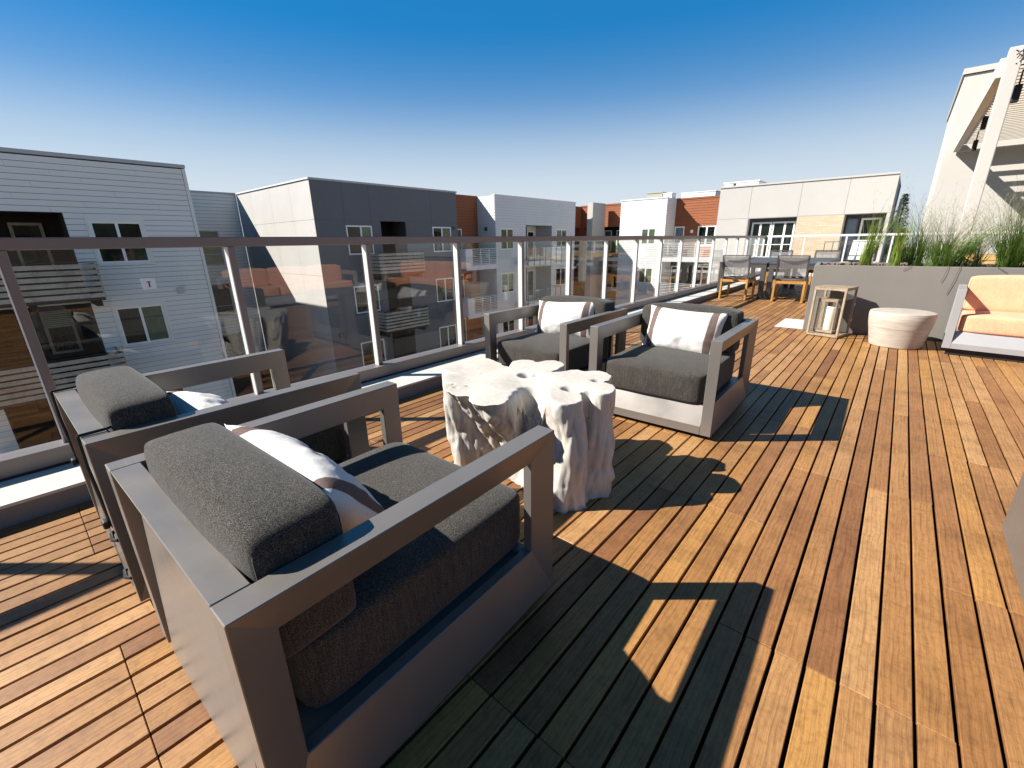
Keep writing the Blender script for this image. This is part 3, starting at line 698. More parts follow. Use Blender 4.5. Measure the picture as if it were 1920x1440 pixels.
def grass_clump(lab, x, y, n, H, spread, mat, seed, seedn=0, lean=(0, 0), width=.0027):
    R = random.Random(seed); mb = MB()
    def blade(bx, by, ang, ln, out, w, droop, wob=0):
        pts = []; N = 8
        for k in range(N + 1):
            t = k / N; r = out * (t ** 1.6); zz = ln * (t - droop * t ** 3)
            dx = r * cos(ang) + lean[0] * t * t * ln; dy = r * sin(ang) + lean[1] * t * t * ln
            wv = wob * sin(t * 7 + bx * 60) * .03
            pts.append(Vector((bx + dx + wv, by + dy + wv * .6, zz)))
        side = Vector((-sin(ang + .6), cos(ang + .6), 0)); i = len(mb.v)
        for k, p in enumerate(pts):
            ww = w * (1 - (k / N) ** 1.4) + .0004; mb.v += [tuple(p - side * ww), tuple(p + side * ww)]
        for k in range(N): mb.f.append((i + 2*k, i + 2*k + 1, i + 2*k + 3, i + 2*k + 2))
        return pts
    for i in range(n):
        a = R.uniform(0, 2 * pi); r0 = spread * .28 * sqrt(R.random()); L_ = H * R.uniform(.35, .95) * (1 if R.random() < .8 else 1.12)
        blade(r0 * cos(a), r0 * sin(a), a + R.uniform(-.7, .7), L_, spread * (.15 + 1.25 * R.random() ** 1.4) * L_ / H, width * R.uniform(.7, 1.3), R.uniform(0, .22), R.random())
    o = obj('tall_grass', mb, mat); o.location = p2w(x, y); tag(o, lab, 'grass plant', 'tall grasses in the planter')
    mb2 = MB(); mb, keep = mb2, mb
    for i in range(seedn):
        a = R.uniform(0, 2 * pi); r0 = spread * .25 * R.random(); pts = blade(r0 * cos(a), r0 * sin(a), a, H * R.uniform(.9, 1.35), spread * R.uniform(.3, 1.25), .0014, R.uniform(0, .12), R.random() * 2)
        for k in range(3, 9):
            for q in range(3):
                p = pts[k]; d = Vector((R.uniform(-1, 1), R.uniform(-1, 1), R.uniform(.1, 1))).normalized() * R.uniform(.03, .11)
                s_ = d.cross(Vector((0, 0, 1))).normalized() * .0009
                mb.quad(p - s_, p + s_, p + d)
    if seedn:
        s_ = obj('seed_stalks', mb2, GRASS_S, o, (0, 0, 0)); stuff(s_)
    return o
grass_clump('yellow green upright grass at the left end of the planter', .56, .45, 170, .85, .20, GRASS_Y, 1, 10, (.16, .0))
grass_clump('thin yellow green grass tuft second from the left end of the planter', .86, .42, 100, .80, .16, GRASS_Y, 2, 8, (.05, 0))
grass_clump('dark green fine grass clump right behind the yellow green tufts', 1.08, .55, 200, .78, .30, GRASS_D, 3, 30, (-.04, 0))
grass_clump('large spreading green grass clump in the middle of the planter', 1.33, .45, 400, .68, .56, GRASS_D, 4, 90, (.16, 0))
grass_clump('sparse grey green grass tuft between the two biggest clumps', 1.62, .6, 70, .60, .36, GRASS_D, 6, 50, (0, 0))
grass_clump('tall dense green grass clump just right of the white column', 1.90, .42, 430, .86, .42, GRASS_D, 5, 90, (.06, 0))
grass_clump('green grass clump at the right edge of the photo behind the sofa', 2.85, .5, 260, .62, .38, GRASS_D, 8, 20)
# stray stems hanging over the planter face
for (x, l, dx, lab) in ((1.32, .20, -.03, 'thin dry grass stem hanging over the planter face, left of the long one'), (1.42, .34, -.05, 'longest dry grass stem hanging down the planter face'), (.98, .07, -.06, 'short stub of dry stem at the planter rim below the yellow green tufts'), (1.72, .08, .1, 'dry stem curled at the planter rim nearest the orange sofa')):
    p = p2w(x, -.012, PH + .02); mb = MB().tube([(0, .06, .0), (0, 0, -.012), (dx * .4, -.004, -l * .5), (dx, -.002, -l)], .0022, 4)
    o = obj('fallen_stem', mb, BARK); o.location = p; tag(o, lab, 'stem', 'dry stems hanging over the planter face')

# ------------------------------------------------------------------ dining set
def table(lab, x0, x1, y0, y1):
    t = thing('dining_table', lab, 'table', ((x0+x1)/2, (y0+y1)/2, 0), 0, 'charcoal dining tables on the far deck')
    w, d = x1 - x0, y1 - y0
    n = 6
    for i in range(n):
        a = -w/2 + w * i / n; obj('tabletop_slat', bevel(MB().box(a + .003, a + w/n - .003, -d/2, d/2, .722, .75).mesh('tabletop_slat'), .002), CHARC, t, (0, 0, 0))
    fr = MB().box(-w/2 + .01, w/2 - .01, -d/2 + .01, -d/2 + .05, .64, .721).box(-w/2 + .01, w/2 - .01, d/2 - .05, d/2 - .01, .64, .721).box(-w/2 + .01, -w/2 + .05, -d/2 + .051, d/2 - .051, .64, .721).box(w/2 - .05, w/2 - .01, -d/2 + .051, d/2 - .051, .64, .721)
    obj('apron', fr, CHARC, t, (0, 0, 0))
    for sx in (-1, 1):
        for sy in (-1, 1):
            x, y = sx * (w/2 - .055), sy * (d/2 - .055); obj('leg', MB().box(x - .045, x + .045, y - .045, y + .045, .0, .639), CHARC, t, (0, 0, 0))
table('left charcoal dining table beside the glass railing', -3.03, -2.085, 10.62, 13.6)
table('right charcoal dining table nearer the planter', -2.05, -1.1, 10.62, 13.6)
def dining_chair():
    t = thing('dining_chair', 'x', 'chair', group='sling dining chairs with yellow wood legs')
    W, D = .56, .52
    for s in (-1, 1):      # wooden side loops
        x = s * (W/2 - .022)
        mb = MB().box(x - .02, x + .02, 0, .045, 0, .42).box(x - .02, x + .02, D - .045, D, 0, .42).box(x - .02, x + .02, .0455, D - .0455, 0, .04).box(x - .02, x + .02, .0455, D - .0455, .37, .42)
        obj('leg_frame', bevel(mb.mesh('leg_frame'), .004), TEAK, t, (0, 0, 0))
    for ya in (.005, D - .04): obj('crossbar', MB().box(-W/2 + .0425, W/2 - .0425, ya, ya + .035, .365, .415), TEAK, t, (0, 0, 0))
    mb = MB()
    for s in (-1, 1):
        x = s * (W/2 - .02); mb.bar((x, .05, .421), (x, -.045, .91), .03, .022); mb.bar((x, .03, .432), (x, D, .44), .026, .022)
    mb.bar((-W/2 + .02, -.045, .905), (W/2 - .02, -.045, .905), .02, .02); mb.bar((-W/2 + .03, D, .44), (W/2 - .03, D, .44), .02, .02); mb.bar((-W/2 + .03, .035, .465), (W/2 - .03, .035, .465), .018, .018)
    obj('metal_frame', mb, CHARC, t, (0, 0, 0))
    sl = MB(); n = 10                     # back sling with sagging hem
    for k in range(n):
        x0, x1 = -W/2 + .035 + (W - .07) * k / n, -W/2 + .035 + (W - .07) * (k + 1) / n
        s0, s1 = [.03 * (1 - (2 * kk / n - 1) ** 2) for kk in (k, k + 1)]
        sl.quad((x0, -.035, .885 - s0 * .6), (x1, -.035, .885 - s1 * .6), (x1, .022 + s1, .53 - s1 * .8), (x0, .022 + s0, .53 - s0 * .8))
        sl.quad((x0, -.06, .90), (x1, -.06, .90), (x1, -.055, .845 - s1 * 1.4), (x0, -.055, .845 - s0 * 1.4))
    obj('back_sling', sl, SLING, t, (0, 0, 0))
    ss = MB()
    for k in range(n):
        x0, x1 = -W/2 + .035 + (W - .07) * k / n, -W/2 + .035 + (W - .07) * (k + 1) / n; s0, s1 = [.03 * (1 - (2 * kk / n - 1) ** 2) for kk in (k, k + 1)]
        ss.quad((x0, .06, .455 - s0), (x1, .06, .455 - s1), (x1, D - .01, .455 - s1), (x0, D - .01, .455 - s0))
    obj('seat_sling', ss, SLING, t, (0, 0, 0)); return t
dc = dining_chair()
for i, (x, y, rz, lab) in enumerate([(-2.58, 10.22, -4, 'grey sling dining chair at the near end of the left table, back to the camera'), (-1.57, 10.28, 3, 'grey sling dining chair at the near end of the right table, back to the camera'),
                                     (-2.5, 14.25, 181, 'grey sling dining chair at the far end of the left table, next to the railing'), (-1.45, 14.25, 178, 'grey sling dining chair at the far end of the right table, behind the planter')]):
    c_ = dc if i == 0 else copy_tree(dc); c_.location = (x, y, 0); c_.rotation_euler = (0, 0, radians(rz)); c_['label'] = lab

# long yellow table and bench behind the planter
yt = thing('long_table', 'long yellow wood table behind the planter at the right edge', 'table', (1.75, 14, 0))
n = 5
for i in range(n):
    a = -.55 + 1.9 * i / n; obj('tabletop_board', MB().box(a + .004, a + 1.9 / n - .004, -3.2, 3.0, .70, .755), YWOOD, yt, (0, 0, 0))
obj('trestle', MB().box(-.4, 1.2, -2.9, -2.8, 0, .699).box(-.4, 1.2, 2.6, 2.7, 0, .699), YWOOD, yt, (0, 0, 0))
bn = thing('bench', 'weathered pale wood bench in front of the long yellow table', 'bench', (1.9, 10.1, 0))
obj('seat_board', MB().box(-1.0, 1.6, -.2, .0, .44, .50), LWOOD, bn, (0, 0, 0)); obj('seat_board', MB().box(-1.0, 1.6, .01, .2, .44, .50), LWOOD, bn, (0, 0, 0)); obj('leg', MB().box(-.9, -.8, -.18, .18, 0, .439), LWOOD, bn, (0, 0, 0)); obj('leg', MB().box(1.4, 1.5, -.18, .18, 0, .439), LWOOD, bn, (0, 0, 0))

# ------------------------------------------------------------------ buildings
class Fac:
    """wall frame: u runs along the wall, z up, d inwards"""
    def __init__(s, o, u, n): s.o, s.u, s.n = Vector(o), Vector(u), Vector(n)
    def p(s, u, z, d=0): return tuple(s.o + s.u * u + Vector((0, 0, z)) - s.n * d)
    def box(s, mb, u0, u1, z0, z1, d0, d1):
        P = [s.p(u, z, d) for z in (z0, z1) for d in (d0, d1) for u in (u0, u1)]; i = len(mb.v); mb.v += P
        mb.f += [(i, i+2, i+3, i+1), (i+4, i+5, i+7, i+6), (i, i+1, i+5, i+4), (i+2, i+6, i+7, i+3), (i, i+4, i+6, i+2), (i+1, i+3, i+7, i+5)]
    def shell(s, mb, u0, u1, z0, z1, holes, depths):
        """flat wall with rectangular openings and their reveals"""
        us = sorted({u0, u1, *[a for h in holes for a in h[:2]]}); zs = sorted({z0, z1, *[a for h in holes for a in h[2:4]]})
        for a, b in zip(us[:-1], us[1:]):
            for c, d in zip(zs[:-1], zs[1:]):
                mu, mz = (a + b) / 2, (c + d) / 2
                if any(h[0] < mu < h[1] and h[2] < mz < h[3] for h in holes): continue
                mb.quad(s.p(a, c), s.p(b, c), s.p(b, d), s.p(a, d))
        for h, dp in zip(holes, depths):
            a, b, c, d = h
            for q in ((a, c, b, c), (b, c, b, d), (b, d, a, d), (a, d, a, c)): mb.quad(s.p(q[0], q[1]), s.p(q[2], q[3]), s.p(q[2], q[3], dp), s.p(q[0], q[1], dp))
FX = lambda X, y0=0: Fac((X, y0, 0), (0, 1, 0), (1, 0, 0))
FY = lambda Y, x0=0: Fac((x0, Y, 0), (1, 0, 0), (0, -1, 0))
unit = MB(); unit.v = [(0, 0, 0), (1, 0, 0), (1, 0, 1), (0, 0, 1), (0, .020, 0), (1, .020, 0), (1, .004, 1), (0, .004, 1)]
unit.f = [(4, 5, 6, 7), (0, 1, 5, 4), (3, 2, 6, 7), (0, 4, 7, 3), (1, 5, 6, 2)]
def siding(parent, F, u0, u1, z0, z1, holes, mat, pitch=.19, parts=True, seg=3.6, seed=1):
    R = random.Random(seed); me = unit.mesh('siding_board'); me.materials.append(mat); mb = MB(); base = Vector(parent['base']); z = z1; cnt = 0
    ang = math.atan2(F.u.y, F.u.x); flip = F.u.cross(Vector((0, 0, 1))).dot(F.n)      # u x z = +n ?
    while z > z0 + .03:
        zl = max(z0, z - pitch); cuts = [u0, u1]; iv = [(u0, u1)]
        part_ = []
        for h in holes:
            if h[2] < z - .01 and h[3] > zl + .01:
                if h[3] < z - .012: part_.append((max(h[0], u0), min(h[1], u1), h[3], z))
                if h[2] > zl + .012: part_.append((max(h[0], u0), min(h[1], u1), zl, h[2]))
                new = []
                for a, b in iv:
                    if h[1] <= a or h[0] >= b: new.append((a, b)); continue
                    if h[0] > a: new.append((a, h[0]))
                    if h[1] < b: new.append((h[1], b))
                iv = new
        for a, b, c_, d_ in part_:
            if b - a < .02: continue
            ib = len(mb.v)
            for (x, y, zz) in unit.v: mb.v.append(F.p(a + x * (b - a), c_ + zz * max(.004, d_ - c_ - .013), -y))
            mb.f += [tuple(ib + q for q in f) for f in unit.f]
        for a, b in iv:
            u = a
            while u < b - 1e-4:
                e = min(b, u + seg * R.uniform(.45, 1.0))
                if b - e < .5: e = b
                if parts:
                    o = bpy.data.objects.new('siding_board', me); COL.objects.link(o); o.parent = parent
                    M = Matrix((F.u.to_4d(), F.n.to_4d(), (0, 0, 1, 0), (0, 0, 0, 1))).transposed(); M.col[0] = (*(F.u * (e - u - .004)), 0); M.col[1] = (*F.n, 0); M.col[2] = (0, 0, z - zl - .013, 0)
                    M.col[3] = (*(Vector(F.p(u + .002, zl)) - base), 1); o.matrix_local = M
                else:
                    i = len(mb.v)
                    for (x, y, zz) in unit.v: mb.v.append(F.p(u + .002 + x * (e - u - .004), zl + zz * (z - zl - .013), -y))
                    mb.f += [tuple(i + q for q in f) for f in unit.f]
                cnt += 1; u = e
        z -= pitch
    if mb.v: stuff(obj('siding_boards', mb, mat, parent))
    return cnt
def window(parent, F, u0, u1, z0, z1, frame=TRIMW, pane=PANE, mull=(.5,), hbar=None, d=.05, fw=.07, trim=None, blind=0):
    mb = MB(); F.box(mb, u0, u1, z0, z0 + fw, d - .04, d + .03); F.box(mb, u0, u1, z1 - fw, z1, d - .04, d + .03); F.box(mb, u0, u0 + fw, z0 + fw, z1 - fw, d - .04, d + .03); F.box(mb, u1 - fw, u1, z0 + fw, z1 - fw, d - .04, d + .03)
    us = [u0 + fw]
    for m in mull: c = u0 + (u1 - u0) * m; F.box(mb, c - fw * .6, c + fw * .6, z0 + fw, z1 - fw, d - .038, d + .03); us += [c - fw * .6, c + fw * .6]
    us.append(u1 - fw)
    if hbar:
        zc = z0 + (z1 - z0) * hbar
        for a, b in zip(us[::2], us[1::2]): F.box(mb, a, b, zc - .02, zc + .02, d - .03, d + .029)
    w_ = obj('window', mb, frame, parent)
    if trim:
        tb = MB(); t = .09
        F.box(tb, u0 - t, u1 + t, z1, z1 + t, -.03, d); F.box(tb, u0 - t, u1 + t, z0 - t, z0, -.035, d); F.box(tb, u0 - t, u0, z0, z1, -.03, d); F.box(tb, u1, u1 + t, z0, z1, -.03, d)
        obj('trim', tb, trim, w_, (0, 0, 0))
    for k, (a, b) in enumerate(zip(us[::2], us[1::2])):
        pb = MB(); F.box(pb, a, b, z0 + fw, z1 - fw, d, d + .012); me = pb.mesh('pane'); o = obj('pane', me, pane[k % len(pane)] if isinstance(pane, (list, tuple)) else pane, w_, (0, 0, 0))
        if blind:
            bb = MB(); F.box(bb, a + .004, b - .004, z0 + fw + (z1 - z0) * (1 - blind) , z1 - fw - .004, d - .008, d - .002); obj('blind', bb, BLIND, w_, (0, 0, 0))
    return w_
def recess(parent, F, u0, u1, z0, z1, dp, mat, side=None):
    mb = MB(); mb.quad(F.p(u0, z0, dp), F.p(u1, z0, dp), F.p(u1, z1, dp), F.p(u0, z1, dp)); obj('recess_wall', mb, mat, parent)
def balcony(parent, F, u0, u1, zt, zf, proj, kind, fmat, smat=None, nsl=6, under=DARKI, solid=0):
    """parapet top zt, floor zf, projecting proj in front of the wall"""
    mb = MB(); F.box(mb, u0, u1, zf - .22, zf, -proj, -.005); b = obj('balcony', mb, under, parent)
    if kind == 'slat':
        n = nsl; hgt = (zt - zf + .12) / n
        for k in range(n):
            za = zf - .12 + hgt * k
            for q in ((u0, u1, proj, proj + .03), ):
                s_ = MB(); F.box(s_, u0 - .03, u1 + .03, za + .012, za + hgt - .045, -(proj + .03), -(proj + .002)); obj('slat', s_, smat, b, (0, 0, 0))
            for uu in (u0 - .028, u1 - .0):
                s_ = MB(); F.box(s_, uu, uu + .028, za + .012, za + hgt - .045, -(proj + .001), -.02); obj('slat', s_, smat, b, (0, 0, 0))
        fr = MB()
        for q in range(5): uu = u0 + .03 + (u1 - u0 - .12) * q / 4; F.box(fr, uu, uu + .06, zf, zt - .02, -proj, -proj + .05)
        F.box(fr, u0 - .03, u1 + .03, zt + .002, zt + .03, -(proj + .035), -proj + .05); obj('balcony_frame', fr, BLACK, b, (0, 0, 0))
        bm_ = MB(); 
        for uu in (u0 + .1, (u0 + u1) / 2, u1 - .25): F.box(bm_, uu, uu + .15, zf - .42, zf - .221, -proj + .1, -.006)
        obj('beam', bm_, under, b, (0, 0, 0))
    if kind == 'rails':
        fr = MB(); 
        for k in range(9): z = zf + .06 + (zt - zf - .06) * k / 8; F.box(fr, u0 + solid, u1, z - .012, z + .012, -(proj), -proj + .02)
        for uu in [u0 + solid + (u1 - u0 - solid - .04) * q / 3 for q in range(4)]: F.box(fr, uu, uu + .04, zf - .1, zt + .02, -(proj + .022), -proj - .001)
        for k in range(9):
            z = zf + .06 + (zt - zf - .06) * k / 8; F.box(fr, u1 - .02, u1, z - .012, z + .012, -proj + .021, -.02); 
        obj('balcony_rail', fr, fmat, b, (0, 0, 0))
        fs = MB(); F.box(fs, u0, u1 + .02, zf - .32, zf - .04, -(proj + .05), -proj - .023)
        if solid: F.box(fs, u0 - .02, u0 + solid, zf - .039, zt + .02, -(proj + .05), -.02)
        obj('fascia', fs, smat, b, (0, 0, 0))
    if kind == 'glass':
        n = 6
        for k in range(n + 1):
            uu = u0 + (u1 - u0 - .03) * k / n; p_ = MB(); F.box(p_, uu, uu + .03, zf - .3, zt, -(proj + .032), -proj - .001); obj('post', p_, fmat, b, (0, 0, 0))
            if k < n: g_ = MB(); F.box(g_, uu + .04, uu + (u1 - u0 - .03) / n - .01, zf + .02, zt - .03, -(proj + .02), -proj - .012); obj('glass_panel', g_, GLASS, b, (0, 0, 0))
        t_ = MB(); F.box(t_, u0, u1, zt, zt + .03, -(proj + .035), -proj); F.box(t_, u1 - .03, u1, zt, zt + .03, -proj + .001, -.02); obj('top_rail', t_, fmat, b, (0, 0, 0))
        fs = MB(); F.box(fs, u0, u1, zf - .3, zf - .01, -proj - .0005, -proj + .06); obj('fascia', fs, smat, b, (0, 0, 0))
    return b
def coping(parent, F, u0, u1, z, mat=COPE, h=.12, name='coping'):
    mb = MB(); F.box(mb, u0 - .04, u1 + .04, z - h, z + .0, -.05, .22); return obj(name, mb, mat, parent)
ZR = 4.27; FL = [0, -3.05, -6.1]; ZB = -9.28

# --- 1 left siding block, face at x=-21.9
b1 = thing('apartment_building', 'pale grey siding apartment block with slatted balconies at the left edge', 'building', (-24, 2, ZB), absolute=True)
F = FX(-21.9); win, opn = [], []
for f in FL:
    win.append((2.63, 4.09, .73 + f, 2.18 + f)); opn.append((-.9, 2.03, -.4 + f, 2.44 + f)); win.append((-4.6, -3.1, .73 + f, 2.18 + f))
core = MB(); F.shell(core, -7, 5.86, ZB, ZR - .1, [(a - .09, b - .0 + .09, c - .09, d + .09) for a, b, c, d in win] + opn, [.12] * 6 + [1.6] * 3 if False else ([.12, .12] * 3 + [1.6] * 3))
E1 = MB(); core.quad((-21.9, 5.86, ZB), (-31, 5.86, ZB), (-31, 5.86, ZR - .1), (-21.9, 5.86, ZR - .1)); core.quad((-21.9, -7, ZR - .12), (-21.9, 5.86, ZR - .12), (-31, 5.86, ZR - .12), (-31, -7, ZR - .12)); core.quad((-21.9, -7, ZB), (-31, -7, ZB), (-31, -7, ZR - .1), (-21.9, -7, ZR - .1))
obj('wall_core', core, BACKER, b1)
hs_ = [(a - .09, b + .09, c - .09, d + .09) for a, b, c, d in win] + opn
nb = siding(b1, F, -1.6, 5.76, -5.6, ZR - .12, hs_, SIDE, parts=True, seg=4.5)
siding(b1, F, -7, -1.6, -9.2, ZR - .12, hs_, SIDE, parts=False, seed=3)
siding(b1, F, -1.6, 5.76, -9.2, -5.6, hs_, SIDE, parts=False, seed=4)
tr = MB(); F.box(tr, 5.77, 5.88, ZB, ZR - .12, -.035, .1); obj('corner_trim', tr, SIDE, b1)
coping(b1, F, -7, 5.86, ZR + .03)
for i, (a, b_, c_, d_) in enumerate(win):
    window(b1, F, a, b_, c_, d_, TRIMW, [PANE, PANEG] if i == 2 else (PANEG if False else PANE), trim=SIDE)
for k, f in enumerate(FL):
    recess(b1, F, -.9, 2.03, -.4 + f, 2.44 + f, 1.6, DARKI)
    window(b1, F, .72, 1.55, .0 + f + .55, 2.15 + f, LWOOD, PANE if k != 1 else PANE, mull=(), d=1.5, fw=.09, blind=.45 if k == 1 else 0)
    balcony(b1, F, -1.3 + .0, 2.3, .82 + f, -.2 + f, 1.6, 'slat', CHARC, DWOOD, 6)
v = MB(); F.box(v, 4.69, 4.88, -.54, -.28, -.09, -.02); obj('wall_vent', v, TRIMG, b1)

# --- 2 recessed link behind, face at x=-31
b2 = thing('link_building', 'pale siding wall set far back between the left block and the grey block', 'building', (-32, 8.3, ZB), absolute=True)
F2 = FX(-31.0); w2 = []
for f in FL:
    w2.append((6.6, 9.3, .2 + f, 2.15 + f))
mb = MB(); F2.shell(mb, 5.86, 10.64, ZB, ZR - .05, [(a, b_, c_, d_) for a, b_, c_, d_ in w2], [.1] * 3); mb.quad((-31, 5.86, ZR - .05), (-31, 10.64, ZR - .05), (-36, 10.64, ZR - .05), (-36, 5.86, ZR - .05)); obj('wall_core', mb, BACKER, b2)
siding(b2, F2, 5.86, 10.62, -6.5, ZR - .06, w2, SIDE, parts=False, seed=6); coping(b2, F2, 5.9, 10.6, ZR + .02)
for i, (a, b_, c_, d_) in enumerate(w2): window(b2, F2, a, b_, c_, d_, TRIMG, PANEG if i == 0 else PANE, mull=(.52,), hbar=.32, fw=.05)

# --- 3 grey stucco block
b3 = thing('apartment_building', 'dark grey stucco apartment block with two slatted balconies and a sunlit end wall', 'building', (-24, 15, ZB), absolute=True)
F3 = FX(-21.64); w3, o3 = [], []
for f in FL:
    w3.append((12.25, 13.74, .73 + f, 2.18 + f)); w3.append((17.86, 19.33, .73 + f, 2.18 + f)); o3.append((14.3, 15.93, -.4 + f, 2.42 + f))
Y0, Y1 = 10.66, 19.9; hl = w3 + o3; dd = [.09] * 6 + [1.5] * 3
js_y = [Y0, 12.24, 13.74, 17.85, Y1]; js_z = [ZR - .08, 2.42, -.23, -3.24, -6.28, ZB]
back = MB(); F3.shell(back, Y0, Y1, ZB, ZR - .08, hl, [a + .012 for a in dd]); back.v = [(x - .012, y, z) for x, y, z in back.v]
back.quad((-21.652, Y1, ZB), (-31, Y1, ZB), (-31, Y1, ZR - .08), (-21.652, Y1, ZR - .08)); back.quad((-21.64, Y0, ZR - .09), (-21.64, Y1, ZR - .09), (-31, Y1, ZR - .09), (-31, Y0, ZR - .09)); obj('wall_core', back, CHARC, b3)
def panels(parent, F, us, zs, holes, mat, th=.012, gap=.012):
    for a, b_ in zip(us[:-1], us[1:]):
        for d_, c_ in zip(zs[:-1], zs[1:]):
            mb = MB(); a1, b1_, c1, d1 = a + gap / 2, b_ - gap / 2, c_ + gap / 2, d_ - gap / 2
            hh = [(max(a1, h[0]), min(b1_, h[1]), max(c1, h[2]), min(d1, h[3])) for h in holes if h[0] < b1_ and h[1] > a1 and h[2] < d1 and h[3] > c1]
            hh = [h for h in hh if h[1] - h[0] > .01 and h[3] - h[2] > .01]
            us2 = sorted({a1, b1_, *[q for h in hh for q in h[:2]]}); zs2 = sorted({c1, d1, *[q for h in hh for q in h[2:4]]})
            for p, q in zip(us2[:-1], us2[1:]):
                for r, s in zip(zs2[:-1], zs2[1:]):
                    if any(h[0] < (p+q)/2 < h[1] and h[2] < (r+s)/2 < h[3] for h in hh): continue
                    if len(zs2) == 2 and len(us2) > 2: m1 = MB(); F.box(m1, p, q, r, s, 0, th - .001); obj('stucco_panel', m1, mat, parent)
                    else: F.box(mb, p, q, r, s, 0, th - .001)
            if mb.v: obj('stucco_panel', mb, mat, parent)
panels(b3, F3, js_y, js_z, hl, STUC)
F3s = Fac((-21.64, Y0, 0), (-1, 0, 0), (0, -1, 0))
sb = MB(); sb.quad((-21.652, Y0 + .012, ZB), (-31, Y0 + .012, ZB), (-31, Y0 + .012, ZR - .08), (-21.652, Y0 + .012, ZR - .08)); obj('wall_core', sb, CHARC, b3)
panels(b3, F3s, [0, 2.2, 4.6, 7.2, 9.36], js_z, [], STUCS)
coping(b3, F3, Y0, Y1, ZR, h=.09); coping(b3, F3s, 0, 9.3, ZR, RAILW, h=.07)
for i, h in enumerate(w3): window(b3, F3, *h, TRIMW, [PANE, PANEG] if i in (0, 1) else PANE, mull=(.56 if i % 2 == 0 else .5,), d=.04)
for k, f in enumerate(FL):
    recess(b3, F3, 14.3, 15.93, -.4 + f, 2.42 + f, 1.5, DARKI)
    window(b3, F3, 14.4, 14.95, -.05 + f, 2.1 + f, TRIMW, PANE, mull=(), d=1.42, fw=.06)
    balcony(b3, F3, 13.1, 15.93, .82 + f, -.12 + f, 1.4, 'slat', CHARC, DWOOD, 6)
v = MB(); F3.box(v, 19.5, 19.66, 2.0, 2.2, -.07, -.001); F3.box(v, 11.1, 11.28, -3.42, -3.2, -.12, -.001); obj('wall_vent', v, CHARC, b3)

# --- 4 terracotta recess with white rail balconies
b4 = thing('link_building', 'narrow dark terracotta siding bay between the grey block and the white block', 'building', (-24, 21.6, ZB), absolute=True)
F4 = FX(-23.2); w4 = [(21.0, 21.7, .2 + f, 2.15 + f) for f in FL]
mb = MB(); F4.shell(mb, Y1, 23.27, ZB, ZR, w4, [.1] * 3); mb.quad((-23.2, Y1, ZR), (-23.2, 23.27, ZR), (-30, 23.27, ZR), (-30, Y1, ZR)); obj('wall_core', mb, BACKER, b4)
siding(b4, F4, Y1, 23.27, -6.5, ZR, w4, SIDO, parts=True, pitch=.19, seed=9); coping(b4, F4, Y1 + .04, 23.23, ZR + .04, SIDO)
for h in w4: window(b4, F4, *h, TRIMW, PANE, mull=(), d=.04)
for f in FL[:3]: balcony(b4, F4, 19.4, 22.3, .84 + f, -.12 + f, 2.7, 'rails', TRIMW, SIDW, under=SIDW, solid=.55)

# --- 5 white siding block
b5 = thing('apartment_building', 'white siding apartment block with glass fronted balconies in the middle distance', 'building', (-24, 28, ZB), absolute=True)
F5 = FX(-21.5); w5, o5 = [], []
for f in FL: w5 += [(23.8, 25.2, .73 + f, 2.15 + f), (30.55, 32.05, .73 + f, 2.15 + f)]; o5.append((26.6, 29.9, -.3 + f, 2.41 + f))
hl5 = w5 + o5; mb = MB(); F5.shell(mb, 23.28, 33.27, ZB, ZR, hl5, [.1] * 6 + [1.6] * 3); mb.quad((-21.5, 33.27, ZB), (-30, 33.27, ZB), (-30, 33.27, ZR), (-21.5, 33.27, ZR)); mb.quad((-21.5, 23.28, ZR - .01), (-21.5, 33.27, ZR - .01), (-30, 33.27, ZR - .01), (-30, 23.28, ZR - .01)); mb.quad((-21.5, 23.28, ZB), (-30, 23.28, ZB), (-30, 23.28, ZR), (-21.5, 23.28, ZR))
obj('wall_core', mb, TRIMG, b5); siding(b5, F5, 23.28, 33.27, -6.4, ZR - .02, hl5, SIDW, parts=False, pitch=.18, seed=11)
F5s = Fac((-23.2, 23.28, 0), (1, 0, 0), (0, -1, 0)); siding(b5, F5s, 0, 1.68, -6.4, ZR - .02, [], SIDW, parts=False, pitch=.18, seed=12)
coping(b5, F5, 23.28, 33.27, ZR + .05, SIDW, .09)
for i, h in enumerate(w5): window(b5, F5, *h, TRIMW, PANEG if i in (0, 1) else PANE, d=.04, blind=.9 if i == 2 else 0)
for f in FL:
    recess(b5, F5, 26.6, 29.9, -.3 + f, 2.41 + f, 1.6, SIDE)
    mb = MB(); F5.box(mb, 28.1, 28.35, -.3 + f, 2.4 + f, 1.3, 1.59); F5.box(mb, 26.61, 28.1, -.3 + f, 2.4 + f, 1.56, 1.58); obj('recess_pier', mb, DARKI, b5)
    for a, b_ in ((26.7, 27.2), (27.35, 28.0), (28.6, 29.5)): window(b5, F5, a, b_, -.1 + f, 2.05 + f, TRIMW, PANE, mull=(), d=1.5, fw=.09)
    balcony(b5, F5, 25.3, 29.5, .86 + f, -.12 + f, 1.25, 'glass', CHARC, SIDW, under=SIDW)
v = MB(); F5s.box(v, .75, .95, 2.0, 2.25, -.1, -.021); obj('wall_lamp', v, CHARC, b5)

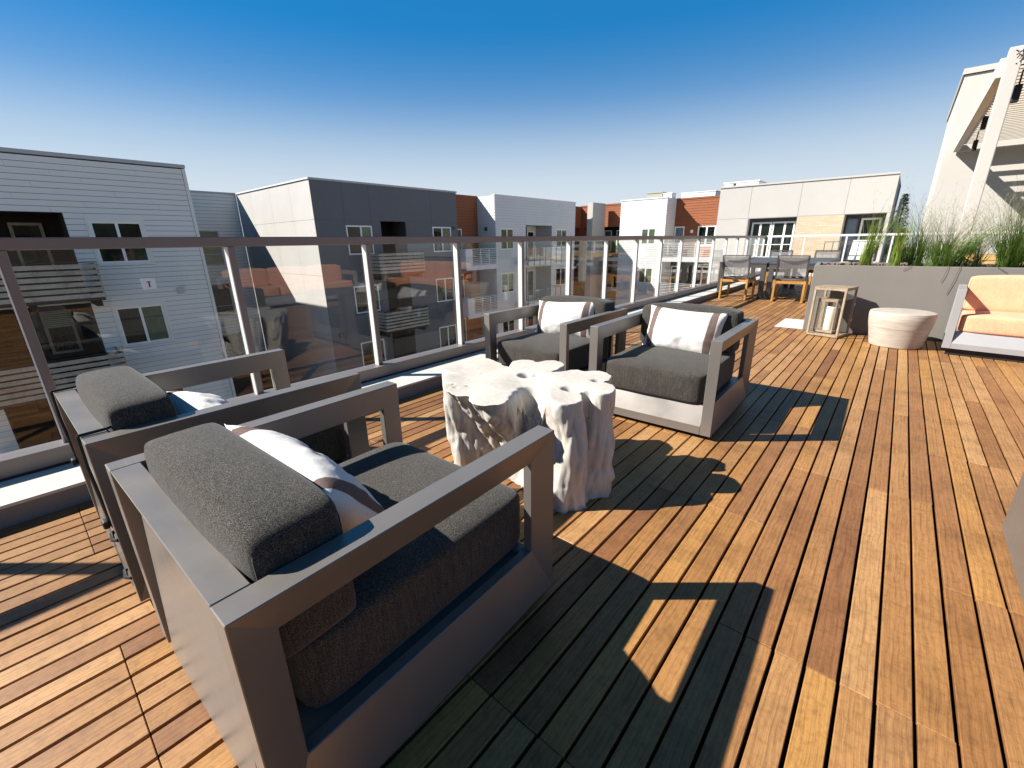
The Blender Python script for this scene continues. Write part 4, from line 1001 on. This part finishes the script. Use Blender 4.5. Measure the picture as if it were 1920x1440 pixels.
# --- 6 courtyard corner, terracotta upper storey
b6 = thing('link_building', 'terracotta sided corner building beyond the white block', 'building', (-22, 36, ZB), absolute=True)
F6 = FX(-23.2); F6b = FY(36.9)
mb = MB(); F6.shell(mb, 33.28, 36.9, ZB, ZR - .05, [(33.4, 36.8, -.2, 2.38)], [.9]); F6b.shell(mb, -23.2, -18.3, ZB, ZR - .05, [(-22.9, -18.4, -.2, 2.38)], [.9]); mb.quad((-23.2, 33.3, ZR - .05), (-23.2, 36.9, ZR - .05), (-30, 36.9, ZR - .05), (-30, 33.3, ZR - .05)); mb.quad((-23.2, 36.9, ZR - .05), (-14, 36.9, ZR - .05), (-14, 44, ZR - .05), (-23.2, 44, ZR - .05)); obj('wall_core', mb, SIDO, b6)
siding(b6, F6, 33.28, 36.88, 2.4, ZR - .05, [], SIDO, parts=False, seed=14); siding(b6, F6b, -23.17, -18.27, 2.4, ZR - .05, [], SIDO, parts=False, seed=15)
coping(b6, F6b, -23.2, -18.3, ZR + .02, SIDO); recess(b6, F6, 33.4, 36.8, -.2, 2.38, .9, DARKI); recess(b6, F6b, -22.9, -18.4, -.2, 2.38, .9, DARKI)
for a in (-21.8, -19.9): window(b6, F6b, a, a + 1.4, .3, 2.1, TRIMW, PANEG, d=.85, mull=(.5,))
window(b6, F6, 34.0, 35.3, .3, 2.1, TRIMW, PANE, d=.85, mull=(.5,))
for f in FL[1:]:
    recess(b6, F6b, -22.9, -18.4, -.2 + f, 2.2 + f, -.01, SIDE)
    window(b6, F6b, -22.4, -20.9, .2 + f, 2.0 + f, CHARC, PANE, d=-.06, mull=(.33, .66)); window(b6, F6b, -20.4, -19, .2 + f, 2.0 + f, CHARC, PANE, d=-.06)
mb = MB(); F6b.box(mb, -23.1, -18.4, -.5, -.22, -1.2, -.01); obj('canopy_slab', mb, SIDE, b6)
fn = thing('wall_fin', 'thin pale upright wall fin in front of the terracotta corner', 'wall', (-20.5, 34.4, ZB), absolute=True)
obj('fin_panel', MB().box(-20.95, -20.42, 34.3, 36.4, ZB, ZR + .02), STUCL, fn)

# --- 7 sunlit white block facing the camera
b7 = thing('apartment_building', 'bright white sunlit siding block with one double window per floor', 'building', (-16.3, 37, ZB), absolute=True)
F7 = FY(35.1); w7 = [(-16.33, -15.08, .85 + f, 2.12 + f) for f in FL]
mb = MB(); F7.shell(mb, -18.25, -14.35, ZB, ZR + .02, w7, [.1] * 3); mb.quad((-14.35, 35.1, ZB), (-14.35, 42, ZB), (-14.35, 42, ZR + .02), (-14.35, 35.1, ZR + .02)); mb.quad((-18.25, 35.1, ZB), (-18.25, 42, ZB), (-18.25, 42, ZR + .02), (-18.25, 35.1, ZR + .02)); mb.quad((-18.25, 35.1, ZR), (-14.35, 35.1, ZR), (-14.35, 42, ZR), (-18.25, 42, ZR)); obj('wall_core', mb, TRIMG, b7)
siding(b7, F7, -18.25, -14.35, -6.4, ZR, w7, SIDW, parts=False, pitch=.18, seed=17); coping(b7, F7, -18.25, -14.35, ZR + .08, SIDW, .09)
F7s = Fac((-14.35, 35.1, 0), (0, 1, 0), (1, 0, 0)); siding(b7, F7s, 0, 1.8, -6.4, ZR, [], SIDW, parts=False, pitch=.18, seed=18)
for h in w7: window(b7, F7, *h, TRIMW, PANEG, d=.04, mull=(.5,), fw=.09)

# --- 8 terracotta link, lit
b8 = thing('link_building', 'sunlit terracotta siding bay with white railed balconies next to the light grey block', 'building', (-11.8, 38, ZB), absolute=True)
F8 = FY(36.9); w8 = []
for f in FL: w8 += [(-14.3, -13.5, -.1 + f, 2.2 + f), (-12.45, -11.1, .7 + f, 2.2 + f)]
mb = MB(); F8.shell(mb, -14.34, -9.3, ZB, ZR, w8, [.1] * 6); mb.quad((-14.3, 36.9, ZR), (-9.3, 36.9, ZR), (-9.3, 43, ZR), (-14.3, 43, ZR)); obj('wall_core', mb, BACKER, b8)
siding(b8, F8, -14.34, -9.3, -.3, ZR, w8, SIDO, parts=False, pitch=.19, seed=19); coping(b8, F8, -14.3, -9.3, ZR + .05, SIDO)
for i, h in enumerate(w8): window(b8, F8, *h, TRIMW, PANEB if i == 0 else PANE, d=.04, mull=() if i % 2 == 0 else (.5,), fw=.09)
for f in FL[:3]: balcony(b8, F8, -14.5, -10.6, .95 + f, -.12 + f, 1.9, 'rails', TRIMW, SIDW, under=SIDW, solid=.12)
v = MB(); F8.box(v, -12.98, -12.8, 1.7, 1.92, -.1, -.021); obj('wall_lamp', v, TRIMW, b8)

# --- 9 light grey stucco block with brick
b9 = thing('apartment_building', 'light grey stucco block with a cream brick bay and white window grid', 'building', (-5, 34, ZB), absolute=True)
F9 = FY(30.9); o9 = [(-7.47, -4.92, -.1, 2.36), (-2.72, -.95, -.1, 2.38)]; br9 = (-4.91, -2.73, -.1, 2.37)
mb = MB(); F9.shell(mb, -9.3, -.79, ZB, ZR - .08, o9, [.45, 1.1])
mb.v = [(x, y + .012, z) for x, y, z in mb.v]
for q in (((-9.3, 30.91), (-9.3, 38)), ((-9.3, 38), (-.79, 38))): (a, b_), (c_, d_) = q; mb.quad((a, b_, ZB), (c_, d_, ZB), (c_, d_, ZR - .08), (a, b_, ZR - .08))
mb.quad((-.80, 30.91, ZB), (-.80, 34.5, ZB), (-.80, 34.5, ZR - .08), (-.80, 30.91, ZR - .08))
mb.quad((-9.3, 30.91, ZR - .09), (-.8, 30.91, ZR - .09), (-.8, 38, ZR - .09), (-9.3, 38, ZR - .09)); obj('wall_core', mb, STUCL, b9)
panels(b9, F9, [-9.3, -7.5, -4.92, -2.75, -.79], [ZR - .08, 2.38, -.1, -3.2, ZB], o9 + [br9], STUCL, gap=.022)
bb = MB(); F9.box(bb, -4.9, -2.74, -.1, 2.36, -.004, .008); obj('brick_bay', bb, BRICK, b9)
cp = coping(b9, F9, -9.3, -.82, ZR + .02, STUCL, .09)
recess(b9, F9, -7.47, -4.92, -.1, 2.36, .45, CHARC); recess(b9, F9, -2.72, -.95, -.1, 2.38, 1.1, CHARC)
for a, b_, m in ((-7.3, -6.22, (.45,)), (-6.18, -5.0, (.56,))): window(b9, F9, a, b_, .05, 2.14, TRIMW, PANE, mull=m, hbar=.38, d=.38, fw=.09)
window(b9, F9, -2.0, -1.12, -.08, 2.18, TRIMW, PANE, mull=(), d=1.0, fw=.1); window(b9, F9, -2.66, -2.1, -.08, 2.2, CHARC, PANEB, mull=(), d=1.0, fw=.05)
mb = MB().box(-.62, -.50, 34.6, 36.5, -6, 3.2); obj('side_fin', mb, STUCL, b9)
bal = balcony(b9, Fac((0, 30.9, 0), (1, 0, 0), (0, -1, 0)), -3.05, -.95, .98, -.1, 2.9, 'glass', CHARC, SIDW, under=SIDW)
lo = thing('sun_lounger', 'pale sun lounger standing on the glass fronted balcony of the light grey block', 'lounger', (-1.9, 29, -.09))
obj('backrest', MB().prism([(-.1, -.5, .3), (.9, -.5, .3), (.95, -.2, 1.15), (-.05, -.2, 1.15)], (0, .08, 0)), SIDW, lo, (0, 0, 0)); obj('seat', MB().box(-.1, .9, -.5, .7, .2, .3), SIDW, lo, (0, 0, 0)); obj('leg', MB().box(-.05, .85, -.4, .6, 0, .199), CHARC, lo, (0, 0, 0))

# roof things
def roofbox(name, lab, x0, x1, y0, y1, z0, z1, mat, extra=None):
    t = thing(name, lab, 'roof unit', ((x0+x1)/2, y0, z0), absolute=True); obj('casing', bevel(MB().box(x0, x1, y0, y1, z0, z1 - .06).mesh('casing'), .02), mat, t); obj('lid', MB().box(x0 - .04, x1 + .04, y0 - .04, y1 + .04, z1 - .058, z1), mat, t)
    if extra: obj('duct', MB().box(*extra), CHARC, t)
roofbox('air_handler', 'beige box air handler on the roof of the bright white block', -16.7, -15.4, 36.5, 37.6, 4.28, 4.86, HVAC, (-15.4, -14.9, 36.7, 37.4, 4.28, 4.7))
roofbox('roof_hatch', 'small white roof box beside the beige air handler', -15.2, -14.5, 36.2, 37, 4.28, 4.72, TRIMW)
roofbox('stair_head', 'white roof box above the sunlit terracotta bay', -15.2, -12.4, 40, 44, 4.28, 4.98, TRIMW)
roofbox('stair_head', 'long white roof box on the light grey block', -9.9, -7.8, 33.5, 36.5, 4.19, 4.78, TRIMW)
vp = thing('vent_pipe', 'short dark vent pipe on the roof at the left end of the light grey block', 'pipe', (-9.1, 33, 4.18)); obj('pipe', lathe([(.07, 0), (.07, .35), (.1, .36), (.1, .42), (.0, .45)], 10), CHARC, vp, (0, 0, 0))

# ------------------------------------------------------------------ white stair tower with pergola at the right
tw = thing('tower_building', 'tall white rendered stair building with slatted shade at the right edge', 'building', (3, 24, ZB), absolute=True)
mb = MB().box(.47, 9, 22, 30, ZB, 6.12); obj('wall_block', mb, WHITEC, tw)
mb = MB().box(.41, 9.05, 21.94, 30.05, 6.14, 6.30); obj('coping', mb, WHITEC, tw); obj('coping_shadow_strip', MB().box(.45, 9.0, 21.97, 30.0, 6.121, 6.139), BLACK, tw)  # black strip under the coping paints its cast shadow
pg = thing('pergola', 'white steel pergola with horizontal slats between the column and the stair building', 'pergola', (.83, 12.3, 0), absolute=True)
XC = .84
obj('column', bevel(MB().box(XC - .10, XC + .09, 12.22, 12.40, 0, 4.26).mesh('column'), .015, 2), WHITEC, pg)
obj('side_beam', bevel(MB().box(XC - .17, XC - .03, 12.41, 21.93, 3.86, 4.16).mesh('side_beam'), .006), WHITEC, pg)
obj('front_beam', bevel(MB().box(XC + .091, 8.8, 12.24, 12.38, 4.06, 4.30).mesh('front_beam'), .006), WHITEC, pg)
obj('upper_beam', MB().box(XC + .10, 8.8, 12.6, 12.8, 4.24, 4.46), WHITEC, pg)
obj('wall_plate', MB().box(XC - .02, 8.8, 21.7, 21.92, 3.84, 4.02), WHITEC, pg)
n = 34; slm = MB().box(XC - .028, 8.7, -.05, .05, 0, .035).mesh('slat'); slm.materials.append(TSLAT)
for i in range(n):
    y = 12.75 + (21.5 - 12.75) * i / (n - 1); obj('slat', slm, None, pg, (-.83, y - 12.3, 4.02))
for xx in (XC + 2.4, XC + 5): obj('rafter', MB().box(xx, xx + .1, 12.39, 21.6, 4.06, 4.2), WHITEC, pg)
for (x, y, z, lab) in ((1.02, 12.75, 3.62, 'black cylinder spotlight hanging under the pergola right of the column'), (1.0, 19.0, 3.62, 'black spotlight hanging under the far end of the pergola'), (.95, 17.0, 3.86, 'small black spotlight on the pergola side beam')):
    l = thing('spotlight', lab, 'light', (x, y, z)); obj('housing', bevel(MB().box(-.05, .05, -.06, .06, -.13, .15).mesh('housing'), .012, 2), BLACK, l, (0, 0, 0)); obj('stem', MB().box(-.012, .012, -.012, .012, .1501, .38), BLACK, l, (0, 0, 0))
ca = thing('cable', 'black string light cable running up from the top of the white column', 'cable', (XC + .06, 12.2, 4.1))
pts = [(0, 0, -.02), (.02, -.03, .02), (.0, -.05, .07), (.09, -.1, .16), (.15, -.3, .24), (.26, -.7, .38), (.5, -1.6, .62), (1.4, -4, 1.1)]
obj('wire', MB().tube(pts, .009, 6), BLACK, ca, (0, 0, 0)); mb = MB()
Rk = random.Random(3)
for i in range(16): p = Vector((Rk.uniform(-.05, .1), Rk.uniform(-.07, -.02), Rk.uniform(-.12, .06))); mb.bar(p, p + Vector((Rk.uniform(-.05, .05), 0, Rk.uniform(-.05, .05))), .014)
obj('fixing', mb, BLACK, ca, (0, 0, 0))
jb = obj('junction_box', bevel(MB().box(XC + .13, XC + .6, 12.14, 12.235, 4.05, 4.19).mesh('junction_box'), .01), WHITEC); tag(jb, 'pale junction box on the pergola front beam at the right edge', 'box')

b10 = thing('apartment_building', 'dark wing added out of view beyond the right edge to darken the glass reflections', 'building', (12, 3, ZB), absolute=True)
F10 = Fac((8.95, -8, 0), (0, 1, 0), (-1, 0, 0)); w10 = [(a, a + 2.2, .1, 2.3) for a in (1.5, 5.5, 9.5, 13.5)]  # unseen stand-in building, added dark to deepen the railing reflections
mb = MB(); F10.shell(mb, 0, 19, ZB, 3.4, w10, [.25] * 4); mb.quad((8.95, -8, 3.4), (8.95, 11, 3.4), (16, 11, 3.4), (16, -8, 3.4)); mb.quad((8.95, 11, ZB), (16, 11, ZB), (16, 11, 3.4), (8.95, 11, 3.4)); mb.quad((8.95, -8, ZB), (16, -8, ZB), (16, -8, 3.4), (8.95, -8, 3.4)); obj('wall_core', mb, paint('dark_backdrop_wall', (.085, .07, .058), .9, .3, 1.2), b10)
for h in w10: window(b10, F10, *h, CHARC, PANE, d=.2)

# ------------------------------------------------------------------ trees behind
def conifer(lab, x, y, z0, h, r, seed, mat=CONIF):
    R = random.Random(seed); t = thing('conifer_tree', lab, 'tree', (x, y, z0)); obj('trunk', MB().tube([(0, 0, 0), (0, 0, h * .97)], [.22, .02], 8), BARK, t, (0, 0, 0)); mb = MB()
    for i in range(2600):
        u = R.random() ** .75; z = h * (.1 + .9 * u); tier = .75 + .35 * abs(sin(z * 2.3)); rr = r * (1 - u) ** .85 * tier + .08; a = R.uniform(0, 2*pi); q = rr * sqrt(R.random())
        p = Vector((q * cos(a), q * sin(a), z - q * .25)); d = Vector((cos(a), sin(a), R.uniform(-.5, .3))).normalized() * R.uniform(.12, .34); s_ = Vector((-sin(a), cos(a), R.uniform(-.4, .4))) * R.uniform(.04, .11)
        mb.quad(p - s_, p + s_, p + d + s_ * .2)
    stuff(obj('crown', mb, mat, t, (0, 0, 0)))
conifer('dark pointed conifer rising between the light grey block and the white tower', -.72, 60, -4, 9.1, 1.5, 1)
conifer('tiny conifer tip just above the roof of the bright white block', -32, 72, -6, 13.0, 1.6, 2)
conifer('dark conifer tip behind the roof of the sunlit terracotta bay', -14.2, 52, -6, 12.0, 1.6, 4)
def bushy(name, lab, cat, x, y, z0, rx, rz, n, mat, seed, leaf=.12, trunk=True):
    R = random.Random(seed); t = thing(name, lab, cat, (x, y, z0))
    if trunk: obj('trunk', MB().tube([(0, 0, 0), (.05, 0, rz)], [.05 + rx * .04, .03], 7), BARK, t, (0, 0, 0))
    mb = MB(); blobs = [(Vector((R.uniform(-1, 1) * rx * .6, R.uniform(-1, 1) * rx * .6, rz * R.uniform(.6, 1.5))), rx * R.uniform(.35, .6)) for _ in range(9)]
    for i in range(n):
        c, r = R.choice(blobs); d = Vector((R.gauss(0, 1), R.gauss(0, 1), R.gauss(0, 1))).normalized(); p = c + d * r * R.uniform(.5, 1.05)
        a = Vector((R.gauss(0, 1), R.gauss(0, 1), R.gauss(0, 1))).normalized(); b = a.cross(d).normalized(); mb.quad(p - a * leaf * .5, p + b * leaf * .35, p + a * leaf * .5, p - b * leaf * .35)
    stuff(obj('crown', mb, mat, t, (0, 0, 0)))
bushy('leafy_tree', 'yellow green leafy tree below the pointed conifer', 'tree', -.9, 48, -3, 1.3, 3.4, 5000, SHRUB, 3, .16)
bushy('leafy_tree', 'second leafy tree low between the light grey block and the white tower', 'tree', .25, 52, -3, 1.4, 2.6, 4000, CONIF, 8, .16)
bushy('shrub', 'green shrub beyond the long yellow table at the foot of the white tower', 'shrub', 2.9, 18.6, .5, .8, .35, 3500, SHRUB, 5, .07, False)
bushy('shrub', 'low shrub at the far end behind the big grass clump', 'shrub', 1.2, 18.9, .4, .6, .3, 2000, SHRUB, 6, .07, False)
